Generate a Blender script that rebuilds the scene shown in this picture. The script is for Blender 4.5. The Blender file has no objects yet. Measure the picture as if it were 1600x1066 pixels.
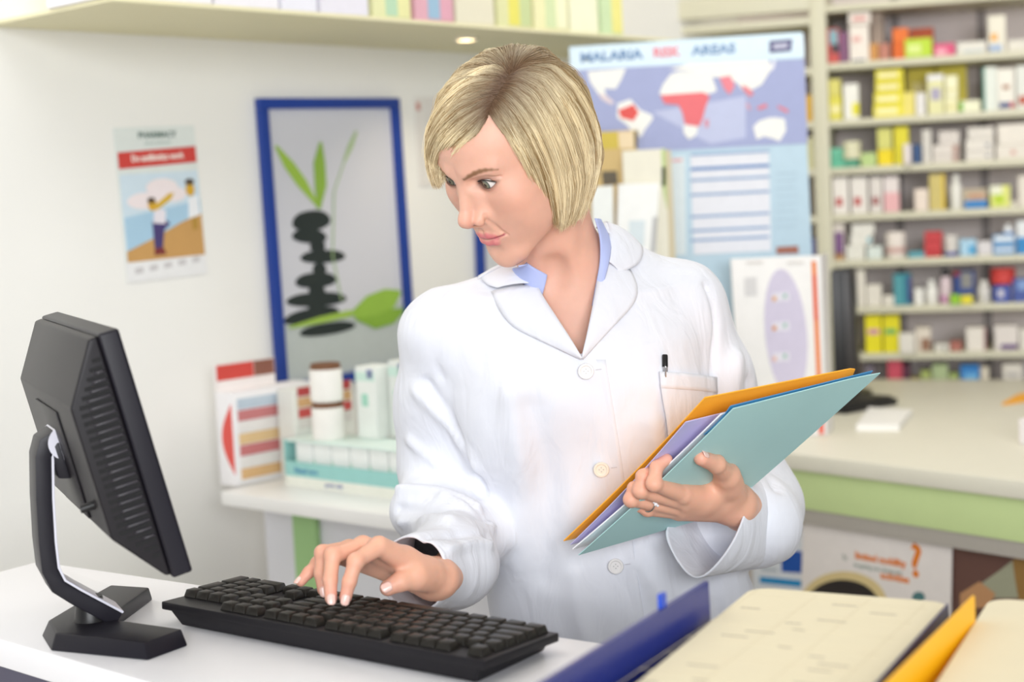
import bpy, bmesh, math, random
import numpy as np
from mathutils import Vector, Matrix, Quaternion
from mathutils.bvhtree import BVHTree

S = bpy.context.scene
COL = S.collection
random.seed(7)
RNG = np.random.default_rng(7)

# ------------------------------------------------------------------ camera
IMW, IMH, FPX = 1600.0, 1066.0, 2500.0
CAMP = np.array([0.0, 0.0, 1.42])
_p, _r = math.radians(5.0), math.radians(2.8)
_f = np.array([0, math.cos(_p), -math.sin(_p)])
_x = np.array([1.0, 0, 0])
_u = np.cross(_x, _f)
CR = math.cos(_r) * _x - math.sin(_r) * _u
CU = math.sin(_r) * _x + math.cos(_r) * _u
CF = _f

def ray(px, py):
    return CF + (px - IMW / 2) / FPX * CR - (py - IMH / 2) / FPX * CU

def at(px, py, Y):
    """the world point seen at pixel (px, py) at depth Y in the room"""
    d = ray(px, py)
    return CAMP + d * (Y / d[1])

def onz(px, py, z):
    d = ray(px, py)
    return CAMP + d * ((z - CAMP[2]) / d[2])

cam = bpy.data.objects.new('camera', bpy.data.cameras.new('camera'))
COL.objects.link(cam)
M = Matrix.Identity(4)
for i in range(3):
    M[i][0], M[i][1], M[i][2], M[i][3] = CR[i], CU[i], -CF[i], CAMP[i]
cam.matrix_world = M
cam.data.sensor_fit = 'HORIZONTAL'
cam.data.sensor_width = 36
cam.data.lens = 36 * FPX / IMW
cam.data.clip_start = 0.05
cam.data.dof.use_dof = True
cam.data.dof.focus_distance = 1.87
cam.data.dof.aperture_fstop = 3.2
S.camera = cam

# ------------------------------------------------------------------ light
def lin(c):
    """'#rrggbb' or 0..255 triple -> linear rgb"""
    if isinstance(c, str):
        c = [int(c[i:i + 2], 16) for i in (1, 3, 5)]
    o = []
    for v in c:
        v = v / 255.0
        o.append(v / 12.92 if v <= 0.04045 else ((v + 0.055) / 1.055) ** 2.4)
    return tuple(o)

W = bpy.data.worlds.new('world')
S.world = W
W.use_nodes = True
W.node_tree.nodes['Background'].inputs[0].default_value = (0.955, 0.975, 1.0, 1)
W.node_tree.nodes['Background'].inputs[1].default_value = 0.46

def area(name, loc, size, power, color=(1, 1, 1), aim=None, sy=None):
    l = bpy.data.lights.new(name, 'AREA')
    l.energy, l.color, l.size = power, color, size
    if sy:
        l.shape, l.size_y = 'RECTANGLE', sy
    o = bpy.data.objects.new(name, l)
    COL.objects.link(o)
    o.location = loc
    if aim is not None:
        o.rotation_euler = (Vector(aim) - Vector(loc)).to_track_quat('-Z', 'Y').to_euler()
    return o

area('overhead_fill', (0.9, 3.1, 2.62), 1.2, 24, (1, 0.97, 0.92), (0.9, 3.1, 0))  # added overhead fill to brighten the shelf backs, no fixture
area('overhead_fill', (-1.0, 2.0, 2.62), 1.0, 11, (1, 0.99, 0.97), (-1.2, 2.3, 0.6))  # added overhead fill aimed at the left wall, no fixture
area('front_fill_light', (0.4, -2.4, 1.95), 2.8, 270, (0.96, 0.98, 1.0), (0.2, 2.0, 1.0), 1.5)  # added front fill behind the camera, no window stands here
area('window_light', (-2.2, 0.6, 1.9), 1.6, 2, (1, 1, 1), (0.0, 1.9, 1.2))

S.view_settings.view_transform = 'Standard'
S.view_settings.look = 'None'
S.view_settings.gamma = 1
S.view_settings.use_curve_mapping = False
S.view_settings.exposure = -0.5
S.cycles.use_denoising = True
S.cycles.max_bounces = 10
S.cycles.diffuse_bounces = 8

# ------------------------------------------------------------------ materials
MATS = {}
def mat(name, color, rough=0.6, var=0.04, scale=30.0, spec=0.4, metal=0.0, bump=0.0, bscale=200.0, sheen=0.0, sss=0.0, emit=0.0):
    """a principled material with a little procedural noise in its colour"""
    if name in MATS:
        return MATS[name]
    m = bpy.data.materials.new(name)
    m.use_nodes = True
    nt = m.node_tree
    b = nt.nodes['Principled BSDF']
    c = lin(color) if not (isinstance(color, tuple) and max(color) <= 1.0) else color
    tc = nt.nodes.new('ShaderNodeTexCoord')
    if var > 0:
        n = nt.nodes.new('ShaderNodeTexNoise')
        n.inputs['Scale'].default_value = scale
        n.inputs['Detail'].default_value = 4
        nt.links.new(tc.outputs['Object'], n.inputs['Vector'])
        mx = nt.nodes.new('ShaderNodeMix')
        mx.data_type = 'RGBA'
        mx.inputs['A'].default_value = (*[max(0, v * (1 - var)) for v in c], 1)
        mx.inputs['B'].default_value = (*[min(1, v * (1 + var)) for v in c], 1)
        nt.links.new(n.outputs['Fac'], mx.inputs['Factor'])
        nt.links.new(mx.outputs['Result'], b.inputs['Base Color'])
    else:
        b.inputs['Base Color'].default_value = (*c, 1)
    b.inputs['Roughness'].default_value = rough
    b.inputs['Specular IOR Level'].default_value = spec
    b.inputs['Metallic'].default_value = metal
    if sheen:
        b.inputs['Sheen Weight'].default_value = sheen
    if sss:
        b.inputs['Subsurface Weight'].default_value = sss
        b.inputs['Subsurface Radius'].default_value = (1.0, 0.35, 0.2)
        b.inputs['Subsurface Scale'].default_value = 0.006
    if emit:
        b.inputs['Emission Color'].default_value = (*c, 1)
        b.inputs['Emission Strength'].default_value = emit
    if bump:
        n2 = nt.nodes.new('ShaderNodeTexNoise')
        n2.inputs['Scale'].default_value = bscale
        n2.inputs['Detail'].default_value = 3
        nt.links.new(tc.outputs['Object'], n2.inputs['Vector'])
        bp = nt.nodes.new('ShaderNodeBump')
        bp.inputs['Strength'].default_value = bump
        bp.inputs['Distance'].default_value = 0.002
        nt.links.new(n2.outputs['Fac'], bp.inputs['Height'])
        nt.links.new(bp.outputs['Normal'], b.inputs['Normal'])
    MATS[name] = m
    return m

def cm(color, rough=0.55):
    """shared printed-card material by colour"""
    return mat('card_' + color.strip('#'), color, rough, 0.05, 40)

# ------------------------------------------------------------------ objects
def link(name, me, m=None, parent=None, smooth=False):
    o = bpy.data.objects.new(name, me)
    COL.objects.link(o)
    if m is not None:
        for x in (m if isinstance(m, (list, tuple)) else [m]):
            me.materials.append(x)
    if smooth:
        me.shade_smooth()
    if parent is not None:
        o.parent = parent
        o.matrix_parent_inverse = wmat(parent).inverted()
    return o

def tag(o, label=None, cat=None, group=None, kind=None):
    if label: o['label'] = label
    if cat: o['category'] = cat
    if group: o['group'] = group
    if kind: o['kind'] = kind
    return o

def empty(name, loc, label=None, cat=None, group=None, rot=None):
    o = bpy.data.objects.new(name, None)
    COL.objects.link(o)
    o.empty_display_size = 0.05
    if rot is not None:
        mw = rot.to_4x4()
        mw.translation = Vector(loc)
        o.matrix_world = mw
    else:
        o.matrix_world = Matrix.Translation(Vector(loc))
    return tag(o, label, cat, group)

def frame(xd, yd):
    """3x3 rotation whose x is xd, y is yd (made square), z = x cross y"""
    x = Vector(xd).normalized()
    y = Vector(yd)
    y = (y - x * y.dot(x)).normalized()
    return Matrix((x, y, x.cross(y))).transposed()

def wmat(o):
    """an object's world matrix without waiting for the scene to update"""
    if o.parent is None:
        return o.matrix_basis.copy()
    return wmat(o.parent) @ o.matrix_parent_inverse @ o.matrix_basis

class MB:
    """collects geometry in local or world coordinates, builds ONE mesh object"""
    def __init__(s, F=None, o=None):
        s.v, s.f, s.mi = [], [], []
        s.F = F if F is not None else Matrix.Identity(3)
        s.o = Vector(o) if o is not None else Vector((0, 0, 0))
        s.m = 0
    def add(s, vs, fs):
        n = len(s.v)
        s.v += [s.F @ Vector(v) + s.o for v in vs]
        s.f += [tuple(i + n for i in f) for f in fs]
        s.mi += [s.m] * len(fs)
    def box(s, x0, y0, z0, x1, y1, z1):
        s.add([(x0, y0, z0), (x1, y0, z0), (x1, y1, z0), (x0, y1, z0), (x0, y0, z1), (x1, y0, z1), (x1, y1, z1), (x0, y1, z1)],
              [(0, 3, 2, 1), (4, 5, 6, 7), (0, 1, 5, 4), (1, 2, 6, 5), (2, 3, 7, 6), (3, 0, 4, 7)])
        return s
    def hexa(s, a, b):
        """quad a to quad b"""
        s.add(list(a) + list(b), [(0, 3, 2, 1), (4, 5, 6, 7), (0, 1, 5, 4), (1, 2, 6, 5), (2, 3, 7, 6), (3, 0, 4, 7)])
        return s
    def prism(s, poly, d):
        """poly: 3d points, d: extrusion vector"""
        n = len(poly)
        d = Vector(d)
        s.add([Vector(p) for p in poly] + [Vector(p) + d for p in poly],
              [tuple(range(n))[::-1], tuple(range(n, 2 * n))] + [(i, (i + 1) % n, n + (i + 1) % n, n + i) for i in range(n)])
        return s
    def loft(s, rings, cap=True, closed=True):
        n = len(rings[0])
        vs = [p for r in rings for p in r]
        fs = []
        for k in range(len(rings) - 1):
            for i in range(n if closed else n - 1):
                j = (i + 1) % n
                fs.append((k * n + i, k * n + j, (k + 1) * n + j, (k + 1) * n + i))
        if cap:
            fs.append(tuple(range(n))[::-1])
            fs.append(tuple(range((len(rings) - 1) * n, len(rings) * n)))
        s.add(vs, fs)
        return s
    def lathe(s, prof, c=(0, 0, 0), n=24, cap=True):
        c = Vector(c)
        s.loft([[(c.x + r * math.cos(2 * math.pi * i / n), c.y + r * math.sin(2 * math.pi * i / n), c.z + z) for i in range(n)] for r, z in prof], cap)
        return s
    def tube(s, pts, r, n=8, cap=True):
        pts = [Vector(p) for p in pts]
        rs = r if isinstance(r, (list, tuple)) else [r] * len(pts)
        rings = []
        up = None
        for i, p in enumerate(pts):
            t = (pts[min(i + 1, len(pts) - 1)] - pts[max(i - 1, 0)]).normalized()
            if up is None:
                up = t.orthogonal().normalized()
            up = (up - t * up.dot(t)).normalized()
            w = t.cross(up)
            rings.append([p + (up * math.cos(2 * math.pi * k / n) + w * math.sin(2 * math.pi * k / n)) * rs[i] for k in range(n)])
        return s.loft(rings, cap)
    def build(s, name, m=None, parent=None, smooth=False, bevel=0.0, seg=2, world=True):
        me = bpy.data.meshes.new(name)
        vs = s.v
        if parent is not None and world:
            inv = wmat(parent).inverted()
            vs = [inv @ v for v in vs]
        me.from_pydata([tuple(v) for v in vs], [], s.f)
        if s.m:
            me.polygons.foreach_set('material_index', s.mi)
        me.update()
        bm = bmesh.new()
        bm.from_mesh(me)
        bmesh.ops.recalc_face_normals(bm, faces=bm.faces)
        if bevel > 0:
            es = [e for e in bm.edges if len(e.link_faces) == 2 and e.calc_face_angle(0) > 0.5]
            bmesh.ops.bevel(bm, geom=es, offset=bevel, segments=seg, affect='EDGES', profile=0.6, clamp_overlap=True)
        bm.to_mesh(me)
        bm.free()
        o = bpy.data.objects.new(name, me)
        COL.objects.link(o)
        for x in (m if isinstance(m, (list, tuple)) else [m]):
            if x is not None:
                me.materials.append(x)
        if parent is not None:
            o.parent = parent
        if smooth or bevel > 0:
            me.shade_smooth()
            if bevel > 0 or smooth == 'auto':
                me.set_sharp_from_angle(angle=math.radians(40))
        return o

def text(name, body, size, F, o, m, parent, align='CENTER', bold=0.0, ext=0.0004, sx=1.0):
    """flat lettering lying in the plane F.x / F.y at point o (turned into a mesh)"""
    cu = bpy.data.curves.new(name, 'FONT')
    cu.body, cu.size, cu.align_x, cu.align_y = body, size, align, 'CENTER'
    cu.extrude, cu.offset, cu.resolution_u = ext, bold, 2
    t = bpy.data.objects.new(name, cu)
    COL.objects.link(t)
    dg = bpy.context.evaluated_depsgraph_get()
    me = bpy.data.meshes.new_from_object(t.evaluated_get(dg))
    bpy.data.objects.remove(t)
    bpy.data.curves.remove(cu)
    mw = (F @ Matrix.Diagonal((sx, 1, 1))).to_4x4()
    mw.translation = Vector(o)
    me.transform(wmat(parent).inverted() @ mw)
    me.materials.clear()
    me.materials.append(m)
    ob = bpy.data.objects.new(name, me)
    COL.objects.link(ob)
    ob.parent = parent
    return ob
# ================================================================== room
AX_A = Vector((0.75, -0.66, 0)).normalized()     # along the desk's long edge (left-far to right-near)
AX_B = Vector((0.66, 0.75, 0)).normalized()      # along the left wall (near to far)
UP = Vector((0, 0, 1))
WN = Vector((0.75, -0.66, 0)).normalized()       # left wall's normal, into the room
W0 = Vector((-0.546, 3.0, 0)) - WN * 0.17

def onplane(px, py, p0, n):
    d = Vector(ray(px, py))
    c = Vector(CAMP)
    return c + d * ((Vector(p0) - c).dot(n) / d.dot(n))

def onwall(px, py, off=0.0):
    return onplane(px, py, W0 + WN * off, WN)

M_WALL = mat('wall_paint', '#efeeea', 0.75, 0.02, 6, bump=0.05, bscale=300)
M_WHITE = mat('white_laminate', '#efeeec', 0.35, 0.015, 20)
M_CREAM = mat('cream_laminate', '#d6d2c2', 0.45, 0.02, 20)
M_GREEN = mat('pale_green_laminate', '#c3d598', 0.5, 0.03, 15)

def structure(name, mb, m, **k):
    o = mb.build(name, m, **k)
    o['kind'] = 'structure'
    return o

W_FAR = W0 + AX_B * 2.6
W_NEAR = W0 - AX_B * 3.2
structure('wall_left', MB().prism([W_NEAR, W_FAR, W_FAR + UP * 2.7, W_NEAR + UP * 2.7], -WN * 0.12), M_WALL)
BX0 = W_FAR.x - 0.4
BYW = W_FAR.y + 0.1
structure('wall_back', MB().box(BX0, BYW, 0, 5.2, BYW + 0.12, 2.7), mat('wall_paint_grey', '#c9c4bd', 0.75, 0.02, 6))
structure('floor', MB().box(-3.6, -3.0, -0.1, 5.2, BYW + 0.12, 0.0), mat('vinyl_floor', '#c9c3b8', 0.4, 0.06, 8))
structure('ceiling', MB().box(-3.6, 0.2, 2.7, 5.2, BYW + 0.12, 2.8), mat('ceiling_paint', '#f2f0ea', 0.8, 0.02, 6))
structure('baseboard_left', MB().prism([W_NEAR, W_FAR, W_FAR + UP * 0.09, W_NEAR + UP * 0.09], WN * 0.015), M_WHITE)

# ------------------------------------------------------------------ wall shelf (canopy) with a spotlight
ZC = 1.77
c0 = onz(60, 25, ZC)
wl = Vector(c0)
wl = wl - WN * ((wl - W0).dot(WN)) + WN * 0.003
DC = 0.235 + 0.14
wr = wl + AX_B * 1.78
sh = MB().prism([wl, wl + WN * DC, wr + WN * DC, wr], UP * 0.007).build('overhead_shelf', mat('shelf_cream', '#e4deba', 0.55, 0.02, 20), bevel=0.001)
tag(sh, 'long cream shelf fixed high on the white wall above the pictures', 'shelf')
sp = onz(728, 59, ZC)
spt = empty('spotlight', sp, 'small round recessed spotlight glowing under the overhead shelf', 'light')
MB(o=sp).lathe([(0.026, 0.0), (0.026, -0.006), (0.019, -0.006), (0.019, 0.0)], n=24, cap=False).build('trim_ring', mat('lamp_ring', '#e8e2d2', 0.3, 0), spt, smooth='auto')
MB(o=sp).lathe([(0.001, -0.004), (0.0185, -0.003)], n=24).build('lamp_glass', mat('lamp_glow', '#ffe9c4', 0.3, 0, emit=14), spt)
def spot(loc, aim, power, ang):
    l = bpy.data.lights.new('spot_lamp', 'SPOT')
    l.energy, l.spot_size, l.spot_blend, l.shadow_soft_size, l.color = power, ang, 0.9, 0.02, (1, 0.86, 0.66)
    o = bpy.data.objects.new('spot_lamp', l)
    COL.objects.link(o)
    o.location = loc
    o.rotation_euler = (Vector(aim) - Vector(loc)).to_track_quat('-Z', 'Y').to_euler()
spot(Vector(sp) - UP * 0.012, Vector(sp) - UP * 0.8 - WN * 0.22, 4.0, 1.7)

def std_box(name, o, F, w, d, h, m, label, cat, group=None, bevel=0.0015, parent=None):
    """a carton standing at o (front left bottom corner): F.x along its front, F.y to its back"""
    t = MB(F, o).box(0, 0, 0, w, d, h).build(name, m, bevel=bevel, seg=1)
    return tag(t, label, cat, group)

# packs standing in a row along the front of the overhead shelf
FS = frame(AX_B, -WN)
packs = [  # pixel x0, x1 along the front edge, colours of stripes, label
    (168, 336, ['#f1eff2'], 'plain white carton at the left end of the overhead shelf'),
    (338, 440, ['#eceaf0'], 'second white carton from the left on the overhead shelf'),
    (442, 500, ['#e6e6f0'], 'narrow bluish white carton on the overhead shelf'),
    (502, 580, ['#e2e0ea'], 'pale grey carton beside the striped packs on the overhead shelf'),
    (584, 646, ['#dfe0ae', '#b4d3b4', '#e2e0a6'], 'yellow and green striped pack on the overhead shelf'),
    (650, 712, ['#d9a7b4', '#97b7cf', '#d8a2b2'], 'pink and blue striped pack on the overhead shelf'),
    (714, 776, ['#ddd8c2'], 'plain cream pack between the striped packs on the overhead shelf'),
    (778, 834, ['#d8d8a6', '#dfd86a', '#c3cf9a'], 'deep yellow pack with green edge on the overhead shelf'),
    (836, 890, ['#e6e3b4', '#cfdcae', '#ecebc8'], 'pale yellow and green pack on the overhead shelf'),
    (892, 938, ['#eeedcf'], 'very pale yellow pack on the overhead shelf'),
    (940, 976, ['#c9dcb0', '#e6df8a'], 'green and yellow pack at the right end of the overhead shelf'),
]
for x0, x1, cols, lab in packs:
    base = ZC + 0.0072
    q = []
    for x in (x0, x1):
        p = onplane(x, 20 + (x - 160) * 0.05, wl + WN * (DC - 0.002), WN)
        q.append((p - wl).dot(AX_B))
    s0, s1 = q
    o = wl + WN * (DC - 0.002) + AX_B * s0
    o.z = base
    w = s1 - s0 - 0.004
    t = std_box('carton', o, FS, w, 0.17, 0.24, cm(cols[0]), lab, 'carton', 'cartons along the overhead shelf')
    for k, c in enumerate(cols[1:]):
        n = len(cols)
        MB(FS, o).box(w * (k + 1) / n, -0.0008, 0.004, w * (k + 2) / n - 0.003, 0, 0.236).build('stripe', cm(c), t)

# ------------------------------------------------------------------ wall poster with a cartoon scene
def panel_frame(tl, tr, bl):
    x = (Vector(tr) - Vector(tl))
    y = (Vector(tl) - Vector(bl))
    return frame(x, y), x.length, y.length

def quad(mb, F, o, pts, z0, z1):
    """polygon in a panel's plane, raised from z0 to z1 along its normal"""
    P = [Vector(o) + F.col[0] * a + F.col[1] * b + F.col[2] * z0 for a, b in pts]
    mb.prism(P, F.col[2] * (z1 - z0))
    return mb

tl, tr, bl = onwall(179, 200, 0.002), onwall(305, 196, 0.002), onwall(199, 442, 0.002)
F, pw, ph = panel_frame(tl, tr, bl)
po = bl
poster = empty('poster', po + F.col[0] * (pw / 2), 'small pharmacy poster with a red banner on the white wall', 'poster', rot=F)
quad(MB(), F, po, [(0, 0), (pw, 0), (pw, ph), (0, ph)], 0, 0.0012).build('sheet', cm('#dfe5e2'), poster)
def pp(u, v):
    return (u * pw, v * ph)
def pq(name, pts, col, z=0.0012, dz=0.0004):
    return quad(MB(), F, po, [pp(*p) for p in pts], z, z + dz).build(name, cm(col), poster)
pq('lower_margin', [(0, 0), (1, 0), (1, .14), (0, .14)], '#e9e9ea')
pq('banner', [(.02, .735), (.99, .755), (.99, .862), (.02, .842)], '#cf4640', 0.0016)
pq('picture_sky', [(.02, .13), (.99, .13), (.99, .70), (.02, .70)], '#cfe0ec', 0.0012)
pq('picture_sea', [(.03, .20), (.99, .20), (.99, .50), (.03, .42)], '#a9cbe2', 0.0016)
pq('picture_ground', [(.02, .13), (.99, .13), (.99, .41), (.72, .36), (.40, .28), (.02, .20)], '#c79a5e', 0.0020)
def blob(name, cu, cv, ru, rv, col, z, n=20, parent=None):
    return pq(name, [(cu + ru * math.cos(6.2832 * k / n), cv + rv * math.sin(6.2832 * k / n)) for k in range(n)], col, z)
for i, (a, b, c, d) in enumerate(((.30, .52, .22, .055), (.52, .60, .20, .06), (.66, .55, .16, .05))):
    blob('picture_cloud', a, b, c, d, '#efe4e6', 0.0018 + i * 0.0003)
# two generic people printed in the picture
pq('printed_legs', [(.36, .20), (.46, .20), (.50, .32), (.58, .36), (.50, .40), (.36, .38)], '#4a3f74', 0.0026)
pq('printed_shirt', [(.37, .37), (.52, .36), (.54, .45), (.40, .47)], '#e8e2ea', 0.0027)
blob('printed_face', .38, .49, .055, .04, '#d6a836', 0.0028)
pq('printed_arm', [(.42, .45), (.62, .52), (.66, .56), (.60, .56), (.42, .49)], '#d6b03c', 0.0029)
blob('printed_hair', .37, .52, .05, .02, '#5a4a3a', 0.0031)
pq('printed_boots', [(.35, .16), (.50, .16), (.47, .205), (.36, .205)], '#7c3535', 0.0028)
pq('printed_coat', [(.82, .38), (.97, .40), (.96, .53), (.84, .52)], '#eef0f4', 0.0027)
blob('printed_face', .87, .575, .055, .045, '#d6a836', 0.0028)
blob('printed_hair', .87, .625, .06, .022, '#564a3c', 0.0031)
pq('printed_legs', [(.86, .30), (.93, .31), (.93, .39), (.86, .39)], '#b08a3c', 0.0026)
def ptext(body, u, v, size, col, bold=0.0, sx=1.0, rot=0.0, z=0.0022):
    R = F @ Matrix.Rotation(rot, 3, 'Z')
    p = po + F.col[0] * (u * pw) + F.col[1] * (v * ph) + F.col[2] * z
    return text('lettering', body, size, R, p, cm(col), poster, bold=bold, sx=sx)
ptext('PHARMACY', .52, .945, 0.017, '#6b7f78', 0.0004, 1.0)
ptext('ask your pharmacist', .52, .895, 0.0075, '#a9bab4')
ptext('Do antibiotics work', .50, .80, 0.0175, '#f3e9e2', 0.0006, 0.86, 0.02, z=0.0022)
for k in range(5):
    pq('print_mark', [(.10 + .18 * k, .05 + .008 * k), (.20 + .18 * k, .055 + .008 * k), (.20 + .18 * k, .09 + .008 * k), (.10 + .18 * k, .085 + .008 * k)], '#c9c6c8', 0.0016)

# ------------------------------------------------------------------ framed picture of stacked stones
tl, tr = onwall(406, 153, 0.02), onwall(625, 153, 0.02)
bl = onwall(441, 618, 0.02)
F, pw, ph = panel_frame(tl, tr, bl)
po = tl - F.col[1] * ph - F.col[2] * 0.018
pic = empty('framed_picture', po + F.col[0] * (pw / 2), 'tall blue framed picture of a stack of dark stones with bamboo leaves', 'picture', rot=F)
fw = 0.022
M_BLUEF = mat('blue_frame_paint', '#1f3f94', 0.35, 0.06, 30)
for name, r in (('frame_rail', (0, ph - fw, pw, ph)), ('frame_rail', (0, 0, pw, fw)), ('frame_stile', (0, fw, fw, ph - fw)), ('frame_stile', (pw - fw, fw, pw, ph - fw))):
    quad(MB(), F, po, [(r[0], r[1]), (r[2], r[1]), (r[2], r[3]), (r[0], r[3])], 0, 0.018).build(name, M_BLUEF, pic, bevel=0.002)
m = mat('print_grey_sky', '#cfd0d8', 0.5, 0.04, 3)
quad(MB(), F, po, [(fw, fw), (pw - fw, fw), (pw - fw, ph - fw), (fw, ph - fw)], 0, 0.006).build('print', m, pic)
quad(MB(), F, po, [(fw, fw), (pw - fw, fw), (pw - fw, ph * .26), (fw, ph * .24)], 0.006, 0.0064).build('print_water', cm('#bcc4c2'), pic)
# coordinates measured in the picture: pixel -> panel
def upx(px, py):
    p = onplane(px, py, po + F.col[2] * 0.008, F.col[2]) - po
    return (p.dot(F.col[0]), p.dot(F.col[1]))
STONE = cm('#27302f')
def pebble(cx, cy, rx, ry, rot=0.0, z=0.0066):
    pts = []
    for k in range(22):
        a = 6.2832 * k / 22
        x, y = rx * math.cos(a) * (1 + 0.04 * math.sin(3 * a)), ry * math.sin(a) * (1 + 0.06 * math.cos(2 * a))
        c, s = math.cos(rot), math.sin(rot)
        pts.append(upx(cx + x * c - y * s, cy + x * s + y * c))
    return quad(MB(), F, po, pts, z, z + 0.0006).build('printed_stone', STONE, pic)
pebble(487, 345, 30, 17, -0.12)
pebble(484, 369, 27, 12, 0.05, 0.0070)
pebble(505, 401, 35, 11, -0.05)
pebble(494, 438, 32, 13, -0.08)
pebble(495, 468, 47, 12, -0.06)
pebble(487, 493, 44, 12, -0.2)
pebble(512, 514, 44, 10, -0.16, 0.0070)
for cx, cy, rx, ry in ((497, 384, 12, 12), (500, 420, 11, 10), (496, 454, 13, 10), (496, 482, 14, 10)):
    pebble(cx, cy, rx, ry, 0, 0.0062)
def leaf(pts, w, col, z=0.0075):
    L, R = [], []
    n = len(pts)
    for i, (x, y) in enumerate(pts):
        x0, y0 = pts[max(i - 1, 0)]
        x1, y1 = pts[min(i + 1, n - 1)]
        l = math.hypot(x1 - x0, y1 - y0)
        ww = w[i]
        L.append((x - (y1 - y0) / l * ww, y + (x1 - x0) / l * ww))
        R.append((x + (y1 - y0) / l * ww, y - (x1 - x0) / l * ww))
    quad(MB(), F, po, [upx(*p) for p in L + R[::-1]], z, z + 0.0005).build('printed_leaf', cm(col), pic)
leaf([(431, 228), (452, 258), (472, 286), (497, 322)], [2, 8, 8, 2], '#9cbf4a')
leaf([(501, 222), (499, 255), (501, 290), (498, 326)], [2, 9, 9, 3], '#8db246', 0.0080)
leaf([(557, 205), (548, 228), (538, 252)], [2, 4, 2], '#a9bf90')
leaf([(538, 252), (522, 300), (520, 400), (534, 470)], [1, 1, 1, 1], '#a3bd8a')
leaf([(452, 512), (500, 500), (545, 490), (560, 488)], [2, 5, 5, 2], '#9dbf4d', 0.0084)
leaf([(552, 492), (580, 478), (608, 466), (625, 456)], [6, 17, 16, 3], '#94bb48', 0.0088)
leaf([(556, 496), (586, 500), (612, 494), (630, 484)], [4, 14, 12, 3], '#86ae3e', 0.0084)

# small notice by the woman's hair and a second blue frame further along the wall
tl, tr, bl = onwall(651, 152, 0.002), onwall(668, 152, 0.002), onwall(656, 292, 0.002)
F2, w2, h2 = panel_frame(tl, tr, bl)
nt_ = empty('notice', bl, 'narrow pale notice with a small red mark on the wall beside the hair', 'notice', rot=F2)
quad(MB(), F2, bl, [(0, 0), (0.09, 0), (0.09, h2), (0, h2)], 0, 0.001).build('sheet', cm('#e4e0dc'), nt_)
quad(MB(), F2, bl, [(0.004, h2 - .03), (0.016, h2 - .03), (0.016, h2 - .012), (0.004, h2 - .012)], 0.001, 0.0014).build('red_mark', cm('#c98a80'), nt_)
b0, b1 = onwall(749, 350, 0.002), onwall(749, 432, 0.002)
tl, tr, bl = onwall(749, 300, 0.012), onwall(900, 300, 0.012), onwall(752, 560, 0.012)
F3, w3, h3 = panel_frame(tl, tr, bl)
fp = empty('framed_picture', bl, 'second blue framed panel on the wall, mostly hidden behind her chin', 'picture', rot=F3)
for nm, r in (('frame_stile', (0, 0, 0.02, h3)), ('frame_stile', (w3 - .02, 0, w3, h3)), ('frame_rail', (.02, 0, w3 - .02, .02)), ('frame_rail', (.02, h3 - .02, w3 - .02, h3))):
    quad(MB(), F3, bl, [(r[0], r[1]), (r[2], r[1]), (r[2], r[3]), (r[0], r[3])], -0.01, 0.006).build(nm, M_BLUEF, fp, bevel=0.001)
quad(MB(), F3, bl, [(.02, .02), (w3 - .02, .02), (w3 - .02, h3 - .02), (.02, h3 - .02)], -0.01, -0.002).build('print', cm('#d6d8dc'), fp)

# ------------------------------------------------------------------ left counter and what stands on it
ZK = 0.90
k0, k1 = Vector(onz(345, 768, ZK)), Vector(onz(615, 806, ZK))
ka = (k1 - k0).normalized()
kn = Vector((-ka.y, ka.x, 0))
if kn.y < 0:
    kn = -kn
KF = frame(ka, kn)
kend = k1 + ka * 0.35
cnt = empty('counter', (k0.x, k0.y, 0), 'white topped back counter with a pale green leg left of the woman', 'counter')
MB().prism([k0, kend, kend + kn * 0.42, k0 + kn * 0.42], (0, 0, -0.026)).build('top', M_WHITE, cnt, bevel=0.003)
kb = k0 + kn * 0.10
kb.z = 0
ke = kend + kn * 0.10
ke.z = 0
MB().prism([kb, ke, ke + kn * 0.30, kb + kn * 0.30], (0, 0, ZK - 0.028)).build('cabinet', mat('white_panel', '#e6e6ec', 0.5, 0.02, 10), cnt)
lg0 = onplane(459, 850, kb - kn * 0.012, kn)
lg1 = onplane(494, 850, kb - kn * 0.012, kn)
MB().prism([Vector((lg0.x, lg0.y, 0)), Vector((lg1.x, lg1.y, 0)), Vector((lg1.x, lg1.y, 0)) + kn * 0.011, Vector((lg0.x, lg0.y, 0)) + kn * 0.011], (0, 0, ZK - 0.027)).build('leg', mat('green_leg', '#a4cc8c', 0.5, 0.03, 15), cnt, bevel=0.001)

def ground(px, py, z=ZK):
    return Vector(onz(px, py, z))
def height(p, px, py):
    """height above p of the point seen at (px, py) on the upright plane through p facing the camera"""
    q = Vector(at(px, py, p.y))
    return q.z - p.z

# red and white product carton with an open top flap
BF = frame(AX_A, AX_B)
g = ground(345, 757)
h = height(g, 345, 612)
dp = empty('display_carton', g, 'white and red product carton with raised red header at the counter end', 'carton', rot=BF)
MB(BF, g).box(0, 0, 0, 0.050, 0.20, h).build('body', cm('#f0eef0'), dp, bevel=0.001)
hm = MB(BF, g + UP * h)
hm.box(0.0, 0.0, 0, 0.004, 0.15, 0.052)
hm.build('header', cm('#ece6e4'), dp)
MB(BF, g + UP * h).box(0.004, 0.004, 0.020, 0.005, 0.095, 0.050).build('header_print', cm('#cf4a42'), dp)
MB(BF, g + UP * h).box(0.004, 0.097, 0.020, 0.005, 0.148, 0.050).build('header_photo', cm('#8a5a4c'), dp)
pts = [(0.047 - 0.033 * math.sin(math.pi * k / 14), -0.0006, h * (0.12 + 0.76 * k / 14)) for k in range(15)]
mb = MB(BF, g)
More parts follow.
